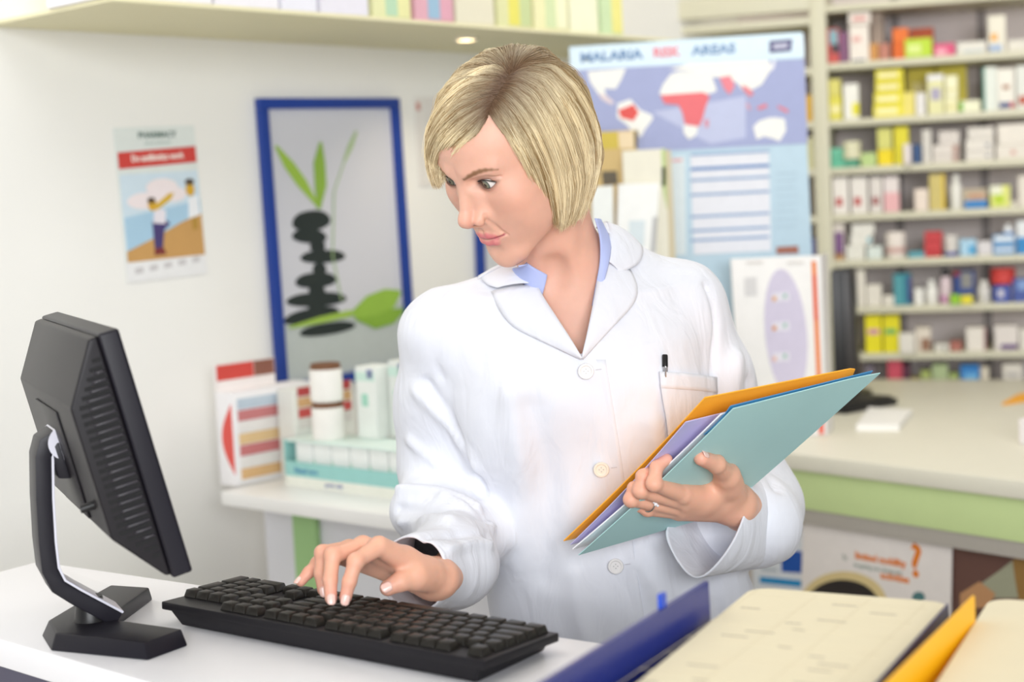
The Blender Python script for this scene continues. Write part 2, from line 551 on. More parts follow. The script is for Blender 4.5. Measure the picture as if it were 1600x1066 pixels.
mb.add([(p[0], -0.0008, p[2]) for p in pts] + [(p[0], 0.0, p[2]) for p in pts],
       [tuple(range(15)), tuple(range(15, 30))[::-1]] + [(i, i + 15, (i + 1) % 15 + 15, (i + 1) % 15) for i in range(15)])
mb.build('red_half_disc', cm('#e0574f'), dp)
cols = ['#dcb482', '#e6e2e0', '#c8787a', '#e0c090', '#e8e4e2', '#c67c7e', '#bccad8']
for k, c in enumerate(cols):
    MB(BF, g).box(0.0505, 0.012, h * (0.06 + 0.125 * k), 0.0513, 0.188, h * (0.06 + 0.125 * (k + 1)) - 0.002).build('printed_band', cm(c), dp)
g2 = ground(440, 747)
h2_ = height(g2, 440, 608)
d2 = std_box('display_carton', g2, BF, 0.05, 0.16, h2_, cm('#e6e8e2'), 'second red and white carton behind the teal tray on the counter', 'carton')
for k, c in enumerate(('#b8484a', '#d2a878', '#c4504e', '#d9d6d2')):
    MB(BF, g2).box(0.0505, 0.01, h2_ * (0.92 - 0.12 * k), 0.0513, 0.15, h2_ * (0.92 - 0.12 * k) + h2_ * 0.10).build('printed_band', cm(c), d2)

# teal tray of white packs
g3 = ground(447, 757)
L3 = 0.36
T = empty('display_tray', g3, 'teal shelf tray holding a row of white packs on the counter', 'tray', rot=KF)
hb = height(g3, 447, 686)
MB(KF, g3).box(0, 0, 0, L3, 0.10, 0.018).build('plinth', cm('#eef0e6'), T)
MB(KF, g3).box(0, 0, 0.018, L3, 0.003, 0.046).build('front_lip', cm('#9ad0cc'), T)
MB(KF, g3).box(0, 0.0, 0.018, 0.003, 0.10, hb).build('side_panel', cm('#9ad0cc'), T)
MB(KF, g3).box(0, 0.097, 0.018, L3, 0.10, hb).build('back_panel', cm('#b8dcd6'), T)
MB(KF, g3).box(0, 0.003, hb - 0.004, L3, 0.10, hb).build('lid', cm('#dff0ea'), T)
text('lettering', 'Nasal care', 0.016, KF @ Matrix.Rotation(math.pi / 2, 3, 'X'), g3 + KF @ Vector((0.062, -0.0006, 0.030)), cm('#4d90bd'), T)
text('lettering', 'gentle daily', 0.011, KF @ Matrix.Rotation(math.pi / 2, 3, 'X'), g3 + KF @ Vector((0.14, -0.0006, 0.009)), cm('#9aa0c4'), T)
for k in range(6):
    o = g3 + KF @ Vector((0.020 + 0.052 * k, 0.012, 0.0185))
    w = std_box('pack', o, KF, 0.0485, 0.075, hb - 0.024, cm('#f4f6f4'), '', 'pack', 'white packs in the teal tray')
    w['label'] = '%s white pack from the left in the teal tray' % ('first', 'second', 'third', 'fourth', 'fifth', 'sixth')[k]
    mbp = MB(KF, o)
    mbp.add([(0.0, -0.0007, 0.002), (0.018, -0.0007, 0.002), (0.0, -0.0007, 0.034), (0.0, -0.0001, 0.002), (0.018, -0.0001, 0.002), (0.0, -0.0001, 0.034)],
            [(0, 1, 2), (5, 4, 3), (0, 3, 4, 1), (1, 4, 5, 2), (2, 5, 3, 0)])
    mbp.build('green_corner', cm('#a5dcc4'), w)

# two stacked white tubs with brown lids
gt = g3 + KF @ Vector((0.088, 0.040, hb))
r = 0.031
hh = height(gt, 522, 628)
for k, lab in enumerate(('white tub with brown lid standing on the teal tray', 'upper white tub with brown lid stacked on another tub')):
    o = gt + UP * (k * 0.0725)
    tub = empty('tub', o, lab, 'tub', 'stacked white tubs')
    MB(o=o).lathe([(0.028, 0), (r, 0.003), (r, 0.060), (0.030, 0.062)], n=32).build('jar', cm('#f5f3ee'), tub, smooth='auto')
    MB(o=o).lathe([(0.0305, 0.062), (0.0285, 0.064), (0.0285, 0.0715), (0.027, 0.0725)], n=32).build('lid', cm('#7a5238'), tub, smooth='auto')
# white and mint cartons right of the tubs
for px0, py0, w, hpx, c, c2, lab in ((560, 684, 0.055, 572, '#eef2ee', '#a8dcc8', 'white carton with mint print right of the two tubs'), (612, 684, 0.045, 563, '#e6eae6', '#9fd4c4', 'taller white and mint carton half hidden by her sleeve')):
    o = ground(px0, py0, g3.z + hb + 0.0004)
    hx = height(o, px0, hpx)
    t = std_box('carton', o, KF, w, 0.05, hx, cm(c), lab, 'carton')
    MB(KF, o).box(w * .3, -0.0007, hx * .45, w * .6, 0, hx * .62).build('mint_mark', cm(c2), t)
    MB(KF, o).box(w * .02, -0.0007, hx * .80, w * .98, 0, hx * .92).build('mint_band', cm('#cfeadf'), t)
    MB(KF, o).box(w * .6, -0.0007, hx * .84, w * .9, -0.0001, hx * .96).build('blue_mark', cm('#8a94b8'), t)
# ================================================================== right side: back counter, shelving, boards
SD = Vector((0.961, -0.276, 0)).normalized()     # along the shelving, left-far to right-near
SN = Vector((-SD.y, SD.x, 0))                     # into the shelving (away from the viewer)
if SN.y < 0:
    SN = -SN
SP = Vector(at(1292, 330, 4.35))
def onshelf(px, py, back=0.0):
    return onplane(px, py, SP + SN * back, SN)
def scoord(px, py, back=0.0):
    p = onshelf(px, py, back)
    return (p - SP).dot(SD), p.z
S_L, S_R = scoord(960, 100)[0], scoord(1600, 100)[0] + 0.45
SHD = 0.26
M_SHELF = mat('shelf_enamel', '#cdc9b2', 0.45, 0.02, 20)
M_BACK = mat('shelf_back', '#dacfcc', 0.6, 0.04, 6)
SF = frame(SD, SN)
def spt_(s, b, z):
    p = SP + SD * s + SN * b
    p.z = z
    return p
unit = empty('shelving_unit', spt_(0, 0, 0), 'tall cream shelving unit full of medicine boxes along the back wall', 'shelving', rot=SF)
MB(SF, spt_(S_L, SHD + 0.001, 0)).box(0, 0, 0.05, S_R - S_L, 0.015, 2.35).build('back_panel', M_BACK, unit)
s_post = scoord(1283, 200)[0]
pw_ = scoord(1295, 200)[0] - scoord(1270, 200)[0]
for s in (s_post, s_post + 1.02, s_post - 0.62):
    MB(SF, spt_(s - pw_ / 2, -0.004, 0)).box(0, 0, 0, pw_, SHD + 0.004, 2.35).build('upright', M_SHELF, unit, bevel=0.002)
ys = [8, 99, 188, 263, 336, 408, 481, 554, 618]
SZ = []
for y in ys:
    SZ.append(scoord(1296, y)[1])
TH = 0.019
for i, z in enumerate(SZ):
    MB(SF, spt_(s_post + pw_ / 2, 0, z - TH)).box(0, 0, 0, 1.02 - pw_, SHD, TH).build('shelf_board', M_SHELF, unit, bevel=0.0015)
for y in (27, 106, 190, 264, 338, 410):
    z = scoord(1262, y)[1]
    MB(SF, spt_(s_post - 0.62 + pw_ / 2, 0, z - TH)).box(0, 0, 0, 0.62 - pw_, SHD, TH).build('shelf_board', M_SHELF, unit, bevel=0.0015)
MB(SF, spt_(s_post - 0.62 + pw_ / 2, -0.01, scoord(1130, 20)[1] - 0.012)).box(0, 0, 0, 0.62 - pw_, 0.02, 0.055).build('shelf_lip', M_SHELF, unit, bevel=0.002)
# perforated strips on the back panel
for px in (1392, 1527):
    s = scoord(px, 40, SHD)[0]
    MB(SF, spt_(s, SHD - 0.004, 0.1)).box(0, 0, 0, 0.022, 0.004, 2.2).build('bracket_strip', mat('strip_grey', '#8f8684', 0.5, 0.03), unit)

ORD = ['top', 'second', 'third', 'fourth', 'fifth', 'sixth', 'seventh', 'lowest']
# shelf, x0, x1, top y, colour, what, [bands: (z0, z1, x0, x1, colour)], back offset, stack layers, lift over shelf (px y of its base, or None), kind
B = [
 (0, 1288, 1311, 45, '#c4544e', 'small red and teal picture box beside the post', [(.55, .95, .2, .9, '#7fa9b4'), (.3, .55, .35, 1, '#3f3a40')]),
 (0, 1310, 1326, 50, '#7f5273', 'purple box beside the tall white bottle'),
 (0, 1326, 1358, 40, '#e6ddd3', 'white box with faint pink print under another', [(.55, .7, .15, .6, '#dba9a2'), (0, .06, .1, .8, '#59607c')]),
 (0, 1324, 1360, -6, '#e2d8cf', 'white box with pink print stacked uppermost', [(.3, .6, .2, .8, '#d2908a')], 0, 1, 39),
 (0, 1360, 1380, 8, '#a99a8b', 'tall beige grey box standing further back', None, .06),
 (0, 1358, 1373, 68, '#c68d4c', 'small amber box'),
 (0, 1373, 1391, 68, '#b97a68', 'small dusky pink box'),
 (0, 1394, 1419, 66, '#d8641c', 'orange box under another orange box'),
 (0, 1394, 1420, 44, '#e0702a', 'orange box stacked on another orange box', None, 0, 1, 66),
 (0, 1421, 1459, 44, '#b34d22', 'dark orange box behind the lime green one', None, .07),
 (0, 1413, 1457, 60, '#b7d236', 'lime green box in front of the orange ones', [(.2, .7, .1, .6, '#d6e48a')], -0.01),
 (0, 1458, 1493, 68, '#d6547c', 'magenta pink box lying flat', [(.1, .6, .1, .6, '#eaa6b4')]),
 (0, 1495, 1542, 65, '#dedad0', 'flat white box left of the tall cream box', [(.1, .3, .2, .9, '#b8c2c4')]),
 (0, 1543, 1572, 24, '#e3ddcc', 'tall cream box with an orange dot', [(.32, .50, .15, .5, '#e6a436'), (.02, .2, .05, .75, '#9fb2d0')]),
 (0, 1574, 1606, 62, '#dcd7cb', 'flat white box at the right edge'),
 (1, 1290, 1316, 150, '#d9d054', 'yellow box with pale band under another', [(.3, .6, .1, .9, '#ebe3a8')]),
 (1, 1292, 1314, 124, '#d5cd70', 'pale yellow box stacked by the post', None, 0, 1, 150),
 (1, 1317, 1342, 131, '#e9e7de', 'white carton with yellow lower corner', [(.1, .45, .55, 1, '#e0d81e')]),
 (1, 1364, 1413, 163, '#e4d840', 'lowest of the four stacked yellow boxes', [(.25, .7, .1, .8, '#efe7b0')]),
 (1, 1365, 1413, 145, '#e2d63c', 'second from below of the four stacked yellow boxes', [(.25, .7, .1, .8, '#efe7b0')], 0, 1, 163),
 (1, 1367, 1413, 126, '#dccf36', 'third from below of the four stacked yellow boxes', [(.25, .7, .1, .8, '#e7dfa6')], 0, 1, 145),
 (1, 1367, 1412, 108, '#e0d438', 'uppermost of the four stacked yellow boxes', [(.25, .7, .1, .8, '#ece4ac')], 0, 1, 126),
 (1, 1416, 1462, 104, '#c9b93c', 'deep yellow box in the back row beside the stack', [(.3, .7, .2, .8, '#dccf8c')], .09),
 (1, 1463, 1511, 103, '#cfc040', 'second deep yellow box in the back row', None, .09),
 (1, 1410, 1430, 144, '#e3d574', 'butter yellow box against the stacked yellow ones'),
 (1, 1430, 1447, 145, '#e0dcd8', 'narrow lilac white box'),
 (1, 1448, 1475, 116, '#dedba8', 'pale yellow box with a purple circle', [(.35, .65, .2, .8, '#a9a2b8'), (.85, .98, 0, 1, '#e4e2e8')]),
 (1, 1476, 1497, 152, '#e8e4b8', 'cream box under another cream box', [(.3, .5, .1, .9, '#d8cf90')]),
 (1, 1476, 1497, 118, '#ebe8c4', 'cream box stacked on another cream box', [(.3, .4, .1, .9, '#d8cf90')], 0, 1, 152),
 (1, 1498, 1533, 157, '#e7e6c8', 'small cream box with a green end', [(.1, .9, 0, .2, '#7fb84c')]),
 (1, 1535, 1558, 105, '#dfe3da', 'tall white box with teal edge', [(0, 1, 0, .14, '#5f9f8c')]),
 (1, 1557, 1586, 107, '#e9e5da', 'white box with navy and red bar', [(.04, .18, .1, .7, '#3b4a7c'), (.04, .18, .7, .95, '#c45a5e'), (.5, .6, .3, .7, '#a8785c')]),
 (1, 1587, 1606, 103, '#dfe0d8', 'white and teal box at the right edge', [(.1, .3, .2, .9, '#b5543c')]),
 (2, 1294, 1342, 246, '#62b596', 'mint green box under another mint box'),
 (2, 1294, 1342, 231, '#6cba9c', 'mint green box stacked on another mint box', None, 0, 1, 246),
 (2, 1316, 1345, 221, '#d9d6b6', 'round cream tub resting in front of the mint boxes', None, -0.03, 1, 249, 'tub'),
 (2, 1344, 1370, 239, '#b6cc88', 'small pale green box'),
 (2, 1371, 1396, 234, '#e8d014', 'bright yellow box below the olive one'),
 (2, 1370, 1394, 201, '#cfcd74', 'pale olive box stacked over the yellow one', None, 0, 1, 234),
 (2, 1396, 1420, 198, '#d9ce2e', 'tall mustard yellow box'),
 (2, 1411, 1424, 225, '#e0d6d4', 'small pinkish white box', None, -0.03),
 (2, 1425, 1440, 226, '#34527e', 'small navy box'),
 (2, 1440, 1456, 203, '#cfcac2', 'narrow grey white box beside the navy one'),
 (2, 1457, 1500, 242, '#d6cec6', 'lowest of the greyish white stacked boxes', [(.1, .9, .75, .95, '#a98478')]),
 (2, 1457, 1500, 226, '#d9d1c9', 'middle of the greyish white stacked boxes', [(.1, .9, .75, .95, '#a98478')], 0, 1, 242),
 (2, 1466, 1500, 205, '#d3cbc4', 'upper of the greyish white stacked boxes', None, 0, 1, 226),
 (2, 1508, 1554, 236, '#dcd6cd', 'lowest of three wide white stacked boxes', [(.3, .6, .7, .85, '#9a9aa0')]),
 (2, 1508, 1554, 218, '#dfd9d0', 'middle of three wide white stacked boxes', [(.3, .6, .7, .85, '#9a9aa0')], 0, 1, 236),
 (2, 1511, 1554, 199, '#dad4cb', 'uppermost of three wide white stacked boxes', None, 0, 1, 218),
 (2, 1556, 1608, 226, '#e1dacf', 'lower wide cream box at the right edge', [(.3, .6, .45, .6, '#c99a90')]),
 (2, 1558, 1608, 194, '#e4ddd2', 'upper wide cream box at the right edge', None, 0, 1, 226),
 (3, 1300, 1326, 277, '#e5dfd8', 'white box with a red mark next to the post', [(.22, .45, .2, .6, '#b8504e')]),
 (3, 1328, 1356, 277, '#e2dcd5', 'white box with a red mark, second from the post', [(.22, .45, .2, .6, '#b8504e')]),
 (3, 1358, 1379, 277, '#d9d2cc', 'white box with a dark red mark, third from the post', [(.22, .45, .2, .7, '#985050')]),
 (3, 1380, 1405, 276, '#dfd5d2', 'white box with pink lower half', [(.02, .55, .0, 1, '#e2aeb0')]),
 (3, 1428, 1451, 295, '#e2d3c6', 'small cream box beside the tan one'),
 (3, 1451, 1477, 272, '#c9b870', 'tall tan box with a yellow side', [(0, 1, .82, 1, '#d8b820')]),
 (3, 1483, 1504, 273, '#e6e4dc', 'white tube shaped bottle', None, 0, 1, None, 'bottle'),
 (3, 1504, 1543, 295, '#b8aa92', 'blue and tan box', [(.02, .4, .05, 1, '#2f7ec0'), (.5, .75, .2, .9, '#c09478')]),
 (3, 1546, 1579, 290, '#dcdf80', 'lime and white box', [(.15, .6, .2, .7, '#b8cf3a'), (.6, 1, 0, .6, '#e8e8d0')]),
 (3, 1579, 1590, 315, '#ded8c8', 'little cream box by the right edge'),
 (3, 1590, 1608, 275, '#e0d8cc', 'tall white box at the right edge'),
 (4, 1299, 1320, 348, '#d9d0c8', 'white topped box with a purple panel', [(.12, .75, .1, .9, '#76507f'), (.02, .2, .1, .9, '#b98a4a')]),
 (4, 1322, 1352, 384, '#dedcd2', 'white box at the bottom of the tumbled stack'),
 (4, 1328, 1364, 366, '#e2dfd6', 'white box in the middle of the tumbled stack', [(.2, .7, .75, .95, '#7fb0bc')], 0, 1, 384),
 (4, 1330, 1367, 350, '#e4e1d9', 'white box on top of the tumbled stack', None, 0, 1, 366),
 (4, 1354, 1379, 385, '#d3dcd6', 'small pale mint box'),
 (4, 1382, 1416, 363, '#e8ded6', 'white and rose striped tub', [(.3, .6, .05, .95, '#c9a49c')], 0, 1, None, 'tub'),
 (4, 1419, 1446, 394, '#5aa2b0', 'flat teal box'),
 (4, 1444, 1472, 393, '#bb3438', 'lowest of three stacked red boxes'),
 (4, 1444, 1472, 378, '#c43c40', 'middle of three stacked red boxes', None, 0, 1, 393),
 (4, 1444, 1473, 362, '#bf3a3e', 'uppermost of three stacked red boxes', None, 0, 1, 378),
 (4, 1474, 1498, 368, '#d8d2cc', 'round white tub with a blue base', [(.0, .3, .05, .95, '#5a62a0')], 0, 1, None, 'tub'),
 (4, 1499, 1526, 374, '#a9cde4', 'light blue box', [(.1, .6, .55, .95, '#3f9fd0')]),
 (4, 1527, 1551, 377, '#d6d2d4', 'white box right of the light blue one'),
 (4, 1551, 1587, 386, '#5f98cb', 'lower blue and white box', [(.45, .9, .05, .95, '#dce4ec')]),
 (4, 1551, 1587, 367, '#5b95c8', 'upper blue and white box', [(.45, .9, .05, .95, '#dce4ec')], 0, 1, 386),
 (4, 1567, 1584, 350, '#e0e2e6', 'small white and blue bottle on the blue boxes', [(0, .3, .05, .95, '#3f7fc0')], 0, 1, 367, 'bottle'),
 (4, 1588, 1608, 345, '#dfe2e4', 'tall white and blue box at the right edge', [(0, .5, 0, 1, '#2f86c4')]),
 (5, 1338, 1352, 421, '#ddd7cb', 'tall cream box beside the dark screen'),
 (5, 1353, 1378, 445, '#dcd6ca', 'medium cream box in the row of stepped boxes'),
 (5, 1379, 1398, 462, '#d8d2c6', 'low cream box in the row of stepped boxes'),
 (5, 1395, 1424, 428, '#2f8090', 'dark teal box', [(.05, .95, .1, .5, '#4f98a0'), (.1, .9, .78, 1, '#3b3f7c')]),
 (5, 1428, 1444, 451, '#e4e2dc', 'short white box beside the white bottle'),
 (5, 1445, 1466, 438, '#e9e7e1', 'white bottle with rounded shoulders', None, 0, 1, None, 'bottle'),
 (5, 1467, 1487, 420, '#d9c6cc', 'pink and white bottle with black cap', [(.05, .35, .1, .9, '#c490b0')], 0, 1, None, 'bottle', '#26242a'),
 (5, 1484, 1501, 461, '#8fc226', 'small bright green box', None, -.02),
 (5, 1501, 1521, 462, '#e2d62a', 'small bright yellow box', None, -.02),
 (5, 1489, 1524, 424, '#3a559e', 'blue box with grey disc behind the green and yellow boxes', [(.45, .95, .35, .85, '#a8a6a0'), (.85, 1, 0, .3, '#b03a40')], .06),
 (5, 1526, 1549, 439, '#d3d0cc', 'white round shouldered bottle before the blue box', None, 0, 1, None, 'bottle'),
 (5, 1552, 1580, 446, '#3c50a0', 'blue box with white print under the red tub', [(.3, .75, .25, .6, '#c9c6d0')]),
 (5, 1547, 1588, 420, '#cc4440', 'red tub on top of the blue box', None, 0, 1, 445, 'tub'),
 (5, 1582, 1608, 436, '#46589c', 'blue box at the right edge', [(.5, .95, .3, .9, '#7f9ccc')]),
 (6, 1351, 1378, 493, '#e2d608', 'left of two bright yellow boxes with a pink disc', [(.5, .64, .15, .85, '#c98aa8')]),
 (6, 1379, 1406, 493, '#ddd206', 'right of two bright yellow boxes with a green disc', [(.5, .64, .1, .8, '#5fa860')]),
 (6, 1404, 1430, 521, '#ddd8ce', 'plain white box', None, -.02),
 (6, 1430, 1455, 512, '#d9cfc0', 'cream box with a brown picture', [(.05, .55, .35, .95, '#8f6850')]),
 (6, 1460, 1484, 538, '#dad6cc', 'small white box with a grey dot', [(.2, .6, .5, .8, '#8c8c88')]),
 (6, 1484, 1504, 534, '#a8685c', 'little reddish brown box'),
 (6, 1509, 1541, 512, '#e3dcd2', 'square white box with a rosy side', [(0, 1, .9, 1, '#a87878')]),
 (6, 1553, 1591, 509, '#ded6d0', 'white box with a purple wedge', [(.04, .24, .25, .98, '#5f4078')]),
 (6, 1592, 1608, 514, '#dcd6cc', 'narrow white box at the right edge'),
 (7, 1352, 1366, 572, '#7d7480', 'narrow grey box beside the white upright'),
 (7, 1386, 1410, 563, '#c84a5c', 'tall red box with orange lower part', [(.05, .4, .1, .7, '#d8704c')]),
 (7, 1410, 1422, 570, '#6c3a50', 'narrow maroon box', None, .03),
 (7, 1422, 1438, 592, '#c0b048', 'short mustard box'),
 (7, 1438, 1455, 580, '#a4b164', 'olive green box'),
 (7, 1456, 1482, 570, '#aaba8a', 'tall sage green box', [(.05, .3, .3, .8, '#8fa4a8')]),
 (7, 1483, 1498, 584, '#a2b468', 'short sage green box'),
 (7, 1500, 1531, 571, '#2d7cc0', 'bright blue box', [(.35, .7, .2, .9, '#6cb0dc')]),
 (7, 1532, 1546, 574, '#dad0bc', 'narrow cream box beside the blue one'),
 (7, 1566, 1598, 569, '#ddd6ca', 'white box near the right edge', [(.55, .7, .2, .8, '#b8b4ae')]),
]
def shelf_item(row):
    i, x0, x1, yt, col, what = row[:6]
    bands = row[6] if len(row) > 6 else None
    back = 0.012 + (row[7] if len(row) > 7 else 0)
    liftpx = row[9] if len(row) > 9 else None
    kind = row[10] if len(row) > 10 else 'box'
    capc = row[11] if len(row) > 11 else None
    zb = SZ[i + 1]
    xm = (x0 + x1) / 2
    s0, s1 = scoord(x0, yt + 12, back)[0], scoord(x1, yt + 12, back)[0]
    s0, s1 = s0 + 0.0012, s1 - 0.0012
    if s0 < s_post + pw_ / 2 + 0.001:
        s0 = s_post + pw_ / 2 + 0.001
    zt = scoord(xm, yt, back)[1]
    if liftpx:
        zb = scoord(xm, liftpx, back)[1] + 0.0006
    h = max(min(zt - zb, SZ[i] - TH - zb - 0.003), 0.012)
    w = s1 - s0
    o = spt_(s0, back, zb + 0.0002)
    lab = what + ' on the ' + ORD[i] + ' shelf'
    grp = 'medicines on the ' + ORD[i] + ' shelf'
    if kind == 'box':
        off = row[7] if len(row) > 7 else 0
        d = 0.028 if off < 0 else (0.056 if off == 0 else min(0.10, SHD - back - 0.02))
        t = std_box('medicine_box', o, SF, w, d, h, cm(col), lab, 'box', grp, bevel=0.001)
        for z0, z1, a, b, c in (bands or []):
            MB(SF, o).box(w * a, -0.0009, h * z0, w * b, -0.00005, h * z1).build('printed_band', cm(c), t)
    else:
        r = w / 2
        c = o + SF @ Vector((r, r, 0))
        if kind == 'tub':
            t = MB(o=c).lathe([(r * .93, 0), (r, h * .04), (r, h * .70)], n=20).build('tub', cm(col), smooth='auto')
            tag(t, lab, 'tub', grp)
            MB(o=c).lathe([(r * 1.0, h * .70), (r * 1.02, h * .72), (r * 1.02, h * .96), (r * .96, h)], n=20).build('lid', cm(col), t, smooth='auto')
        else:
            t = MB(o=c).lathe([(r * .9, 0), (r * .97, h * .03), (r * .97, h * .62), (r * .8, h * .72), (r * .45, h * .78)], n=20).build('bottle', cm(col), smooth='auto')
            tag(t, lab, 'bottle', grp)
            MB(o=c).lathe([(r * .5, h * .78), (r * .56, h * .79), (r * .56, h * .98), (r * .5, h)], n=16).build('cap', cm(capc or '#e8e6e0'), t, smooth='auto')
        for z0, z1, a, b, cc in (bands or []):
            MB(o=c).lathe([(r * 1.012, h * z0 * .7), (r * 1.012, h * z1 * .7)], n=20, cap=False).build('label', cm(cc), t, smooth=True)
for row in B:
    shelf_item(row)
# the few packs in the bay left of the post that show past the board
for x0, x1, yt, yb, col, lab in ((1258, 1274, 148, 188, '#dfae20', 'orange and yellow box in the shelf bay left of the post'), (1262, 1274, 214, 262, '#d2cfa4', 'pale cream box in the shelf bay left of the post'),
                                 (1266, 1277, 372, 408, '#55538a', 'small violet box low in the shelf bay left of the post')):
    s0, s1 = scoord(x0 - 14, yb, .02)[0], min(scoord(x1, yb, .02)[0], s_post - pw_ / 2 - 0.002)
    zs = [scoord(1262, y)[1] for y in (106, 190, 264, 338, 410)]
    zt = scoord(x1, yt, .02)[1]
    zb = max(z for z in zs if z < zt - 0.01) + 0.0002
    t = std_box('medicine_box', spt_(s0, .02, zb), SF, s1 - s0, 0.12, zt - zb, cm(col), lab, 'box', 'packs in the left shelf bay')

# ------------------------------------------------------------------ back counter with green front
f0, f1 = ground(1235, 708), ground(1600, 752)
fa = (f1 - f0).normalized()
fn = Vector((-fa.y, fa.x, 0))
if fn.y < 0:
    fn = -fn
CF_ = frame(fa, fn)
f_start = f0 - fa * 0.50
f_end = f1 + fa * 0.5
bk = [ground(1600, 600) + SD * 0.5, ground(1345, 592), ground(1000, 590)]
bc = empty('service_counter', (f0.x, f0.y, 0), 'wide cream service counter with pale green front behind the woman', 'counter')
top = [f_start, f_end] + [Vector((min(b.x, 3.0), b.y, ZK)) for b in bk]
MB().prism(top, (0, 0, -0.034)).build('top', M_CREAM, bc, bevel=0.006)
q0 = onplane(1252, 735, f0 + fn * 0.02, fn)
q1 = onplane(1252, 795, f0 + fn * 0.02, fn)
zgb = q1.z
s_, e_ = f_start + fn * 0.02, f_end + fn * 0.02
def vwall(a, b, z0, z1, t, n):
    a, b = Vector((a.x, a.y, z0)), Vector((b.x, b.y, z0))
    return MB().prism([a, b, b + UP * (z1 - z0), a + UP * (z1 - z0)], n * t)
vwall(s_, e_, zgb, ZK - 0.0345, 0.03, fn).build('green_front', M_GREEN, bc, bevel=0.002)
vwall(s_ + fn * 0.004, e_ + fn * 0.004, zgb - 0.03, zgb - 0.0005, 0.03, fn).build('grey_rail', mat('rail_grey', '#a9a39a', 0.5, 0.03), bc)  # grey rail set back below the green front
vwall(s_ + fn * 0.035, e_ + fn * 0.035, 0.0, zgb - 0.031, 0.02, fn).build('lower_panel', mat('panel_taupe', '#c6beb8', 0.5, 0.03), bc)
# printed cardboard displays fixed below the green front
PL = f0 + fn * 0.050
def onfront(px, py, off=0.0):
    return onplane(px, py, PL - fn * off, fn)
def front_panel(name, pts, col, lab, cat, off, th=0.004):
    P = [onfront(x, y, off) for x, y in pts]
    t = MB().prism(P, fn * th).build(name, cm(col))
    return tag(t, lab, cat)
card = front_panel('display_card', [(1255, 800), (1487, 822), (1484, 1010), (1250, 990)], '#e6dfda', 'grey white advertising card with orange question mark under the green counter', 'sign', 0.012)
F4 = frame(fa, UP)
def ct(body, px, py, size, col, bold=0.0, align='CENTER', sx=1.0):
    return text('lettering', body, size, F4 @ Matrix.Rotation(0.0, 3, 'Z'), onfront(px, py, 0.0126), cm(col), card, align, bold, 0.0004, sx)
ct('?', 1431, 879, 0.088, '#e07c1c', 0.0018)
ct('Is', 1320, 871, 0.017, '#8f9c94')
ct('limited mobility', 1375, 875, 0.0190, '#e58a4e', 0.0007)
ct('stopping you doing the', 1371, 889, 0.0125, '#93a59c')
ct('activities', 1398, 903, 0.0190, '#e58a4e', 0.0007)
ring = [(1318 + 68 * math.cos(a), 945 + 52 * math.sin(a)) for a in [6.2832 * k / 40 for k in range(40)]]
disc = [(1316 + 58 * math.cos(a), 949 + 43 * math.sin(a)) for a in [6.2832 * k / 40 for k in range(40)]]
MB().prism([onfront(x, y, 0.0125) for x, y in ring], fn * 0.0004).build('printed_ring', cm('#d9c48e'), card)
MB().prism([onfront(x, y, 0.0130) for x, y in disc], fn * 0.0004).build('printed_disc', cm('#2a2422'), card)
bl_ = [(1435 + 10 * math.cos(a), 934 + 9 * math.sin(a)) for a in [6.2832 * k / 20 for k in range(20)]]
MB().prism([onfront(x, y, 0.0130) for x, y in bl_], fn * 0.0004).build('printed_dot', cm('#4f7a7c'), card)
MB().prism([onfront(x, y, 0.0130) for x, y in ((1455, 838), (1460, 837), (1467, 848), (1464, 852))], fn * 0.0004).build('small_logo', cm('#6f706e'), card)
blue = front_panel('display_card', [(1176, 815), (1256, 822), (1256, 990), (1176, 985)], '#d9dde2', 'blue and white display card beside the cuff under the counter', 'sign', 0.006)
for nm, pts, c in (('printed_blue', [(1221, 860), (1255, 862), (1255, 896), (1221, 894)], '#1a50a4'), ('printed_cyan', [(1187, 901), (1255, 908), (1255, 918), (1187, 911)], '#1f88bf'),
                   ('small_logo', [(1190, 886), (1214, 889), (1214, 894), (1190, 892)], '#b4bcc4')):
    MB().prism([onfront(x, y, 0.0066) for x, y in pts], fn * 0.0005).build(nm, cm(c), blue)
brown = front_panel('poster', [(1489, 826), (1640, 838), (1640, 1010), (1486, 985)], '#63453c', 'brown photographic poster below the counter at the right edge', 'poster', 0.004)
for nm, pts, c, z in (('printed_grey', [(1560, 893), (1600, 862), (1605, 935), (1500, 935)], '#9a9a82', .0046), ('printed_arm', [(1500, 928), (1530, 909), (1555, 928), (1545, 950), (1500, 950)], '#b98a60', .0052),
                      ('printed_tan', [(1582, 876), (1606, 858), (1640, 850), (1640, 960), (1592, 940), (1586, 905)], '#8f6c38', .0052)):
    MB().prism([onfront(x, y, z) for x, y in pts], fn * 0.0005).build(nm, cm(c), brown)

# ------------------------------------------------------------------ map board
YM = 3.42
def onm(px, py, off=0.0):
    return Vector(at(px, py, YM - off))
mtl, mtr, mbr = onm(889, 73), onm(1253, 50), onm(1266, 400)
MF, mw, mh_ = panel_frame(mtl, mtr, mtl + (mbr - mtr))
mbl = mtl - MF.col[1] * 0.66
mh = 0.66
board = empty('map_board', mbl + MF.col[0] * (mw / 2), 'large blue world map board about malaria risk behind the woman', 'map', rot=MF)
quad(MB(), MF, mbl, [(0, 0), (mw, 0), (mw, mh), (0, mh)], -0.008, 0).build('board', cm('#b6cddb'), board, bevel=0.001)
def upm(px, py):
    p = onplane(px, py, mbl, MF.col[2]) - mbl
    return (p.dot(MF.col[0]), p.dot(MF.col[1]))
def mq(name, pts, col, z=0.0003):
    return quad(MB(), MF, mbl, [upm(*p) for p in pts], z, z + 0.0004).build(name, cm(col), board)
a = upm(890, 108)[1]
mq('title_band', [(890, 75), (1255, 52), (1257, 90), (891, 110)], '#d3e4ef')
